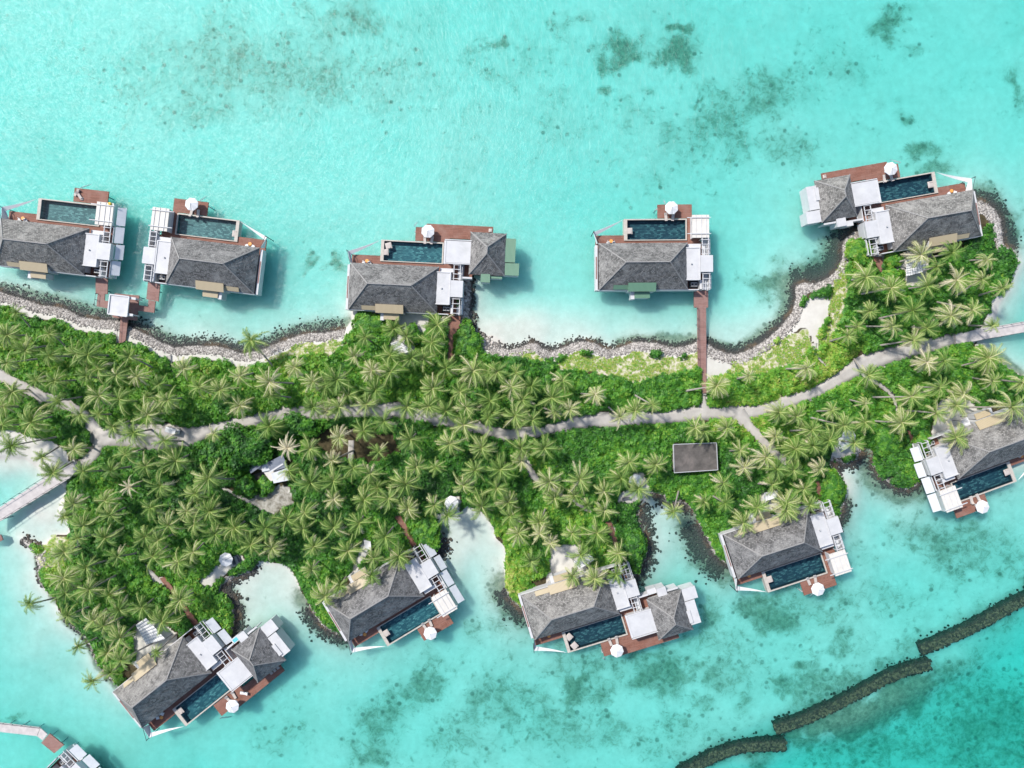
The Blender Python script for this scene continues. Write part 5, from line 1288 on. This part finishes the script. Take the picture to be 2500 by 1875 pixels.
for i in range(4):
    a, b = np.array(rp[i]), np.array(rp[(i + 1) % 4]); mb.bar((*a, 4.25 + .002 * i), (*b, 4.25 + .002 * i), .28, .34)
mb.build('parapet', 'white', rf)
for i in range(4):
    a = np.array(rp[i]) * .9; MB().box(a[0] - .12, a[1] - .12, a[0] + .12, a[1] + .12, 1.41, 3.99).build('post', 'white', t)
for a, b in (((1742, 150), (1838, 165)), ((1715, 372), (1800, 384))):
    p, q = [(k_[0] - x0, k_[1] - y0) for k_ in PP([q1(*a), q1(*b)], 3.8)]
    MB().bar((*p, 3.8), (*q, 3.8), .55, .4).bar((*q, 1.41), (*q, 3.59), .3).build('side_frame', 'white', t)
mb = MB(); p = np.array(rp[0]) * .8; q = np.array(rp[3]) * .8; mb.bar((*p, 1.9), (*q, 1.9), .5, .3); mb.build('bench', 'slab', t)

deckthing('footbridge', 'grey plank bridge leaving the round point for the open edge', 'bridge', [[(2333, 814), (2560, 774), (2560, 800), (2334, 841)]], 1.5, 'bridgewood', [((2400, 804), (2560, 775), .9), ((2398, 829), (2560, 801), .9)], [(2420, 806), (2420, 820), (2480, 796), (2480, 812)], .3)
r6 = lambda X, Y: (X / 3.607, 1000 + Y / 3.607)
deckthing('footbridge', 'white plank bridge from the path bend over shallow water', 'bridge', [[r6(-90, 915), r6(650, 440), r6(690, 520), r6(610, 605), r6(-90, 1040)]], 2.3, 'bridgewood', [(r6(-90, 912), r6(660, 432), .95), (r6(-90, 1038), r6(600, 610), .95)], [r6(10, 880), r6(30, 960), r6(180, 760), r6(200, 850), r6(340, 660), r6(360, 750)], .35)
deckthing('landing_stage', 'tip of a red timber landing below the white bridge, cut by the frame', 'landing stage', [[(-40, 1296), (2, 1306), (7, 1318), (-10, 1328), (-40, 1326)]], 1.5, 'jetty')
r4 = lambda X, Y: (X / 4.23, 1650 + Y / 4.23)
deckthing('boardwalk', 'pale boardwalk entering the lower corner towards a red landing', 'boardwalk', [[r4(-60, 478), r4(0, 486), r4(415, 535), r4(380, 622), r4(0, 580), r4(-60, 575)], [r4(418, 540), r4(490, 604), r4(440, 668), r4(383, 624)]], 1.4, 'bridgewood', [(r4(-60, 480), r4(412, 534), .3)], [r4(50, 530), r4(200, 540), r4(350, 570)])
deckthing('landing_stage', 'red square landing deck beside the corner villa', 'landing stage', [[r4(512, 596), r4(660, 715), r4(560, 800), r4(424, 692)]], 1.43, 'jetty', (), [r4(500, 640), r4(600, 720)])
names = ['red brown boardwalk from the green roofed annex villa into the shrubs', 'dark boardwalk behind the palm point villa', 'rust red boardwalk between the spit shrub and edge villa', 'shaded boardwalk behind the villa below the grey hut', 'shaded boardwalk behind the middle south villa', 'dark boardwalk beside the big round bush', 'narrow boardwalk down to the lowest villa']
for pg, nm in zip(BOARDS, names):
    deckthing('boardwalk', nm, 'boardwalk', [pg], 1.35, 'deck', (), (), .2)

# ------------------------------------------------------------------ huts, sails, garden furniture, buggy
hp = PP([(1644, 1085), (1749, 1081), (1752, 1147), (1646, 1154)], 3.9)
hx = sum(p[0] for p in hp) / 4; hy = sum(p[1] for p in hp) / 4
t = thing('service_hut', 'low hut under a weathered dark grey flat roof among shrubs', 'hut', (hx, hy, 1.0))
rp = [(p[0] - hx, p[1] - hy) for p in hp]
rf = MB().prism(rp, 2.6, 2.9).build('roof', 'hutroof', t)
mb = MB()
for i in range(4): mb.bar((*rp[i], 2.95 + .002 * i), (*rp[(i + 1) % 4], 2.95 + .002 * i), .16, .14)
mb.build('roof_edge', 'grey', rf)
MB().prism([(x * .94, y * .92) for x, y in rp], -.2, 2.59).build('wall', 'cream', t)
def blocks(name, label, cat, items, z0=1.0):
    c = P(*items[0][0][0], 3); t = thing(name, label, cat, (c[0], c[1], z0))
    for pts, a, b, mat, pn in items:
        MB().prism([(p[0] - c[0], p[1] - c[1]) for p in PP(pts, z0 + b)], a, b).build(pn, mat, t)
    return t
blocks('service_building', 'grey roofed service building half hidden under dark broadleaf trees', 'building', [
    ([(606, 1140), (634, 1122), (642, 1136), (612, 1156)], 2.2, 2.6, 'greyroof', 'roof'), ([(640, 1136), (654, 1128), (660, 1148), (640, 1152)], 1.9, 2.3, 'slab', 'roof'),
    ([(652, 1130), (690, 1110), (702, 1140), (660, 1152)], 2.6, 2.9, 'greyroof', 'roof'), ([(657, 1151), (690, 1131), (692, 1134), (660, 1154)], 2.91, 3.05, 'white', 'gutter'),
    ([(662, 1156), (702, 1142), (708, 1172), (668, 1180)], 2.3, 2.6, 'slab', 'roof'), ([(612, 1160), (650, 1150), (656, 1168), (626, 1184)], .0, .12, 'hutroof', 'yard'), ([(610, 1140), (690, 1116), (700, 1165), (660, 1175), (640, 1148)], -.2, 1.85, 'cream', 'wall')])
def sail(label, pts, zs, sagz=.5):
    c = (sum(p[0] for p in pts) / len(pts), sum(p[1] for p in pts) / len(pts)); z0 = max(ground_z(*c), .5)
    X, Y = P(*c, z0 + 2.6); t = thing('shade_sail', label, 'shade sail', (X, Y, z0), 0, 'white shade sails in the gardens')
    q = [np.array((*P(*p, z0 + z), z)) - np.array((X, Y, 0)) for p, z in zip(pts, zs)]
    if len(q) == 3: q.append((q[0] + q[2]) / 2)
    n = 8; gp = []
    for i in range(n + 1):
        row = []
        for j in range(n + 1):
            a, b = i / n, j / n
            p = q[0] * (1 - a) * (1 - b) + q[1] * a * (1 - b) + q[2] * a * b + q[3] * (1 - a) * b
            p = p.copy(); p[2] -= sagz * 16 * a * (1 - a) * b * (1 - b)
            row.append(tuple(p))
        gp.append(row)
    mb = MB()
    for i in range(n):
        for j in range(n): mb.poly([gp[i][j], gp[i + 1][j], gp[i + 1][j + 1], gp[i][j + 1]])
    o = mb.build('canopy', 'fabric', t, True); md = o.modifiers.new('thick', 'SOLIDIFY'); md.thickness = .03
    for p in q[:len(pts)]: MB().frustum(p[0], p[1], -.4, p[2] + .1, .07, .05, 8).build('post', 'dark', t)
sail('white shade sail beside palms in the green annex villa garden', [(953, 838), (975, 832), (1006, 858), (972, 866)], (3, 2.4, 3, 2.4))
sail('large white shade sail over the palm point villa garden', [(2214, 628), (2258, 622), (2262, 662), (2212, 675)], (3, 2.6, 3.2, 2.4))
sail('white shade sail above the villa below the grey hut', [(1866, 1203), (1898, 1198), (1896, 1215), (1862, 1226)], (3, 2.5, 2.8, 2.3))
sail('white shade sail in the middle south villa garden', [(1400, 1372), (1438, 1352), (1452, 1366), (1415, 1390)], (3, 2.6, 3, 2.3))
sail('small white shade sail above the villa between two coves', [(888, 1318), (905, 1322), (907, 1345), (892, 1338)], (3, 2.6, 2.8, 2.4))
sail('big pointed white shade sail in the round garden of the lowest villa', [(331, 1526), (356, 1508), (404, 1560), (358, 1574)], (3.2, 2.6, 3.2, 2.4))
sail('grey white shade sail beside the edge villa tan roofs', [(2346, 1028), (2362, 1018), (2372, 1040), (2352, 1046)], (3, 2.6, 3, 2.6))
def gz_at(px, py): return max(ground_z(px, py), .3)
for (px, py, lab) in ((550, 1367, 'white parasol on the sandy garden above the steps'), (1102, 1228, 'white parasol at the head of the pale cove'), (2074, 1066, 'upper white parasol on the tiny cove beach'), (2062, 1082, 'lower white parasol on the tiny cove beach'), (1553, 1175, 'white parasol at the head of the leaning palm inlet')):
    z = gz_at(px, py); x, y = P(px, py, z + 2.5); parasol(x, y, z, R(30), lab, 1.7)
for (px, py, rz, lab) in ((571, 1369, 110, 'charcoal lounger touching the parasol on the sandy garden'), (584, 1362, 110, 'charcoal lounger apart from the parasol on sandy garden'), (1052, 1252, 60, 'charcoal lounger between the round bush and pale cove'), (1528, 1217, 10, 'charcoal lounger on sand left of the leaning palm inlet'), (1440, 1380, 40, 'charcoal lounger by the middle south villa sail')):
    z = gz_at(px, py); x, y = P(px, py, z); lounger(x, y, z + .02, R(rz), lab, 'darkfabric')
# steps into the sandy cove
x0, y0 = P(520, 1433, 1.0); t = thing('steps', 'pale stone steps from the sandy garden down to the cove', 'steps', (x0, y0, 0), R(-14))
for i in range(5): MB().box(-1.4 + i * .58, -.8, -.83 + i * .58, .8, -.5, .95 - i * .18).build('step', 'slab', t)
# white garden wall blocks of the lowest villa
# buggy
x0, y0 = P(419, 1051, 2.5); t = thing('golf_buggy', 'white roofed golf buggy parked on the path by the hedge', 'golf buggy', (x0, y0, 1.1), R(-16))
MB().box(-1.35, -.62, 1.15, .62, 1.82, 1.92).build('roof', 'fabric', t)
MB().box(-1.4, -.6, 1.3, .6, .25, .62).box(1.301, -.52, 1.7, .52, .3, .85).build('body', 'white', t)
for s in (-.9, .1):
    MB().box(s - .3, -.55, s + .3, .55, .621, .8).box(s - .42, -.55, s - .301, .55, .621, 1.2).build('seat', 'darkfabric', t)
for a in (-1.0, 1.15):
    for b in (-.56, .56):
        m_ = MB(); n = 12
        for i in range(n):
            p = [(a + .24 * cos(2 * pi * k_ / n), b, .24 + .24 * sin(2 * pi * k_ / n)) for k_ in (i, i + 1)]
            m_.poly([(p[0][0], b - .08, p[0][2]), (p[1][0], b - .08, p[1][2]), (p[1][0], b + .08, p[1][2]), (p[0][0], b + .08, p[0][2])])
            m_.poly([(a, b - .08, .24), (p[0][0], b - .08, p[0][2]), (p[1][0], b - .08, p[1][2])]); m_.poly([(a, b + .08, .24), (p[1][0], b + .08, p[1][2]), (p[0][0], b + .08, p[0][2])])
        m_.build('wheel', 'dark', t)
for a in (-1.25, 1.1):
    for b in (-.56, .56): MB().bar((a, b, .6), (a * .98, b, 1.83), .05).build('roof_post', 'dark', t)
MB().box(1.702, -.5, 1.74, .5, .35, .6).build('bumper', 'dark', t)

# ------------------------------------------------------------------ breakwaters
def breakwater(label, pts, w, ztop):
    p = np.array([P(*q, 0) for q in pts]); Q = []
    for i in range(len(p) - 1):
        nn = max(2, int(np.linalg.norm(p[i + 1] - p[i]) / .45))
        for s in range(nn): Q.append(p[i] + (p[i + 1] - p[i]) * s / nn)
    Q.append(p[-1]); Q = np.array(Q)
    for _ in range(20): Q[1:-1] = .5 * Q[1:-1] + .25 * (Q[:-2] + Q[2:])
    T = np.gradient(Q, axis=0); T /= np.linalg.norm(T, axis=1)[:, None]; Nn = np.stack([-T[:, 1], T[:, 0]], -1)
    prof = [(-1.35, -6), (-1.15, ztop - .9), (-1, ztop), (-.82, ztop + .16), (-.6, ztop - .02), (-.35, ztop - .10), (-.1, ztop - .06), (.15, ztop - .1), (.4, ztop - .06), (.62, ztop), (.84, ztop + .16), (1, ztop), (1.15, ztop - .9), (1.35, -6)]
    x0, y0 = Q[0]; V = []; m_ = len(prof)
    for i in range(len(Q)):
        for j, (s, z) in enumerate(prof):
            q = Q[i] + Nn[i] * s * w / 2
            V.append((q[0] - x0 + random.uniform(-.22, .22), q[1] - y0 + random.uniform(-.22, .22), z + random.uniform(-.18, .18)))
    F = [(i * m_ + j, i * m_ + j + 1, (i + 1) * m_ + j + 1, (i + 1) * m_ + j) for i in range(len(Q) - 1) for j in range(m_ - 1)]
    b = len(V)
    # loose stones along the crest
    n = len(Q) * 11; k_ = rng.integers(0, len(Q), n); o_ = rng.normal(0, .85, n)
    cs = Q[k_] + Nn[k_] * (o_ * w / 2)[:, None] + rng.uniform(-.2, .2, (n, 2)) - np.array([x0, y0])
    V = list(V); F3 = []
    for q in range(n):
        bb = len(V); sz_ = random.uniform(.14, .46); dz_ = -max(0, abs(o_[q]) - .95) * 1.9
        for v in IV: V.append((cs[q][0] + v[0] * sz_ * random.uniform(.8, 1.2), cs[q][1] + v[1] * sz_, ztop - .02 + dz_ + v[2] * sz_ * .6))
        F3 += [(bb + f_[0], bb + f_[1], bb + f_[2]) for f_ in IF]
    cap = [tuple(range(m_ - 1, -1, -1)), tuple(range((len(Q) - 1) * m_, len(Q) * m_))]
    me = bpy.data.meshes.new('breakwater'); me.from_pydata(V, [], F + F3 + cap); me.materials.append(M['breakwater']); me.materials.append(M['crest'])
    ci = np.zeros(len(me.polygons), np.int32); jj = np.arange(len(F)) % (m_ - 1); ci[:len(F)] = (jj >= 3) & (jj <= 9)
    ci[len(F):len(F) + len(F3)] = np.repeat((np.abs(o_) < .8) & (rng.random(n) < .6), len(IF)); me.polygons.foreach_set('material_index', ci); me.update()
    o = bpy.data.objects.new('breakwater', me); C.objects.link(o); o.location = (x0, y0, 0)
    tag(o, label, 'breakwater', 'stone breakwaters in the lagoon')
breakwater('dark stone breakwater curving off the right edge', [(2252, 1590), (2300, 1572), (2360, 1546), (2420, 1515), (2470, 1486), (2540, 1452)], 2.5, -.75)
breakwater('longest dark stone breakwater, middle of the three', [(1898, 1785), (1960, 1765), (2030, 1733), (2100, 1698), (2160, 1665), (2220, 1640), (2278, 1626)], 2.4, -.75)
breakwater('dark stone breakwater meeting the bottom edge', [(1660, 1900), (1700, 1875), (1750, 1850), (1800, 1832), (1860, 1826), (1922, 1824)], 2.4, -.75)

# ------------------------------------------------------------------ light and camera
sc = bpy.context.scene
EL, AZ = R(50), math.atan2(.64, -.77)
wd = bpy.data.worlds.new('World'); sc.world = wd; wd.use_nodes = True
nt = wd.node_tree; bg = nt.nodes['Background']
sky = nt.nodes.new('ShaderNodeTexSky'); sky.sky_type = 'NISHITA'; sky.sun_disc = False
sky.sun_elevation = EL; sky.sun_rotation = pi / 2 - AZ; sky.air_density = 1.0; sky.dust_density = 1.2
L(nt, sky.outputs[0], bg.inputs[0]); bg.inputs[1].default_value = 0.14
sl = bpy.data.lights.new('sun', 'SUN'); sl.energy = 3.8; sl.angle = R(4.0); sl.color = (1.0, 0.955, 0.89)
so = bpy.data.objects.new('sun', sl); C.objects.link(so)
so.rotation_euler = (pi / 2 - EL, 0, AZ + pi / 2)
cam = bpy.data.cameras.new('camera'); cam.sensor_width = 36; cam.lens = 18 * H / 125.0
cam.clip_start = 1; cam.clip_end = 6000
co = bpy.data.objects.new('camera', cam); C.objects.link(co); co.location = (0, 0, H); sc.camera = co
sc.view_settings.view_transform = 'Standard'; sc.view_settings.look = 'None'
sc.view_settings.exposure = 0.42; sc.view_settings.gamma = 1.0
sc.cycles.max_bounces = 6; sc.cycles.diffuse_bounces = 3; sc.cycles.glossy_bounces = 2; sc.cycles.transparent_max_bounces = 12; sc.cycles.transmission_bounces = 4
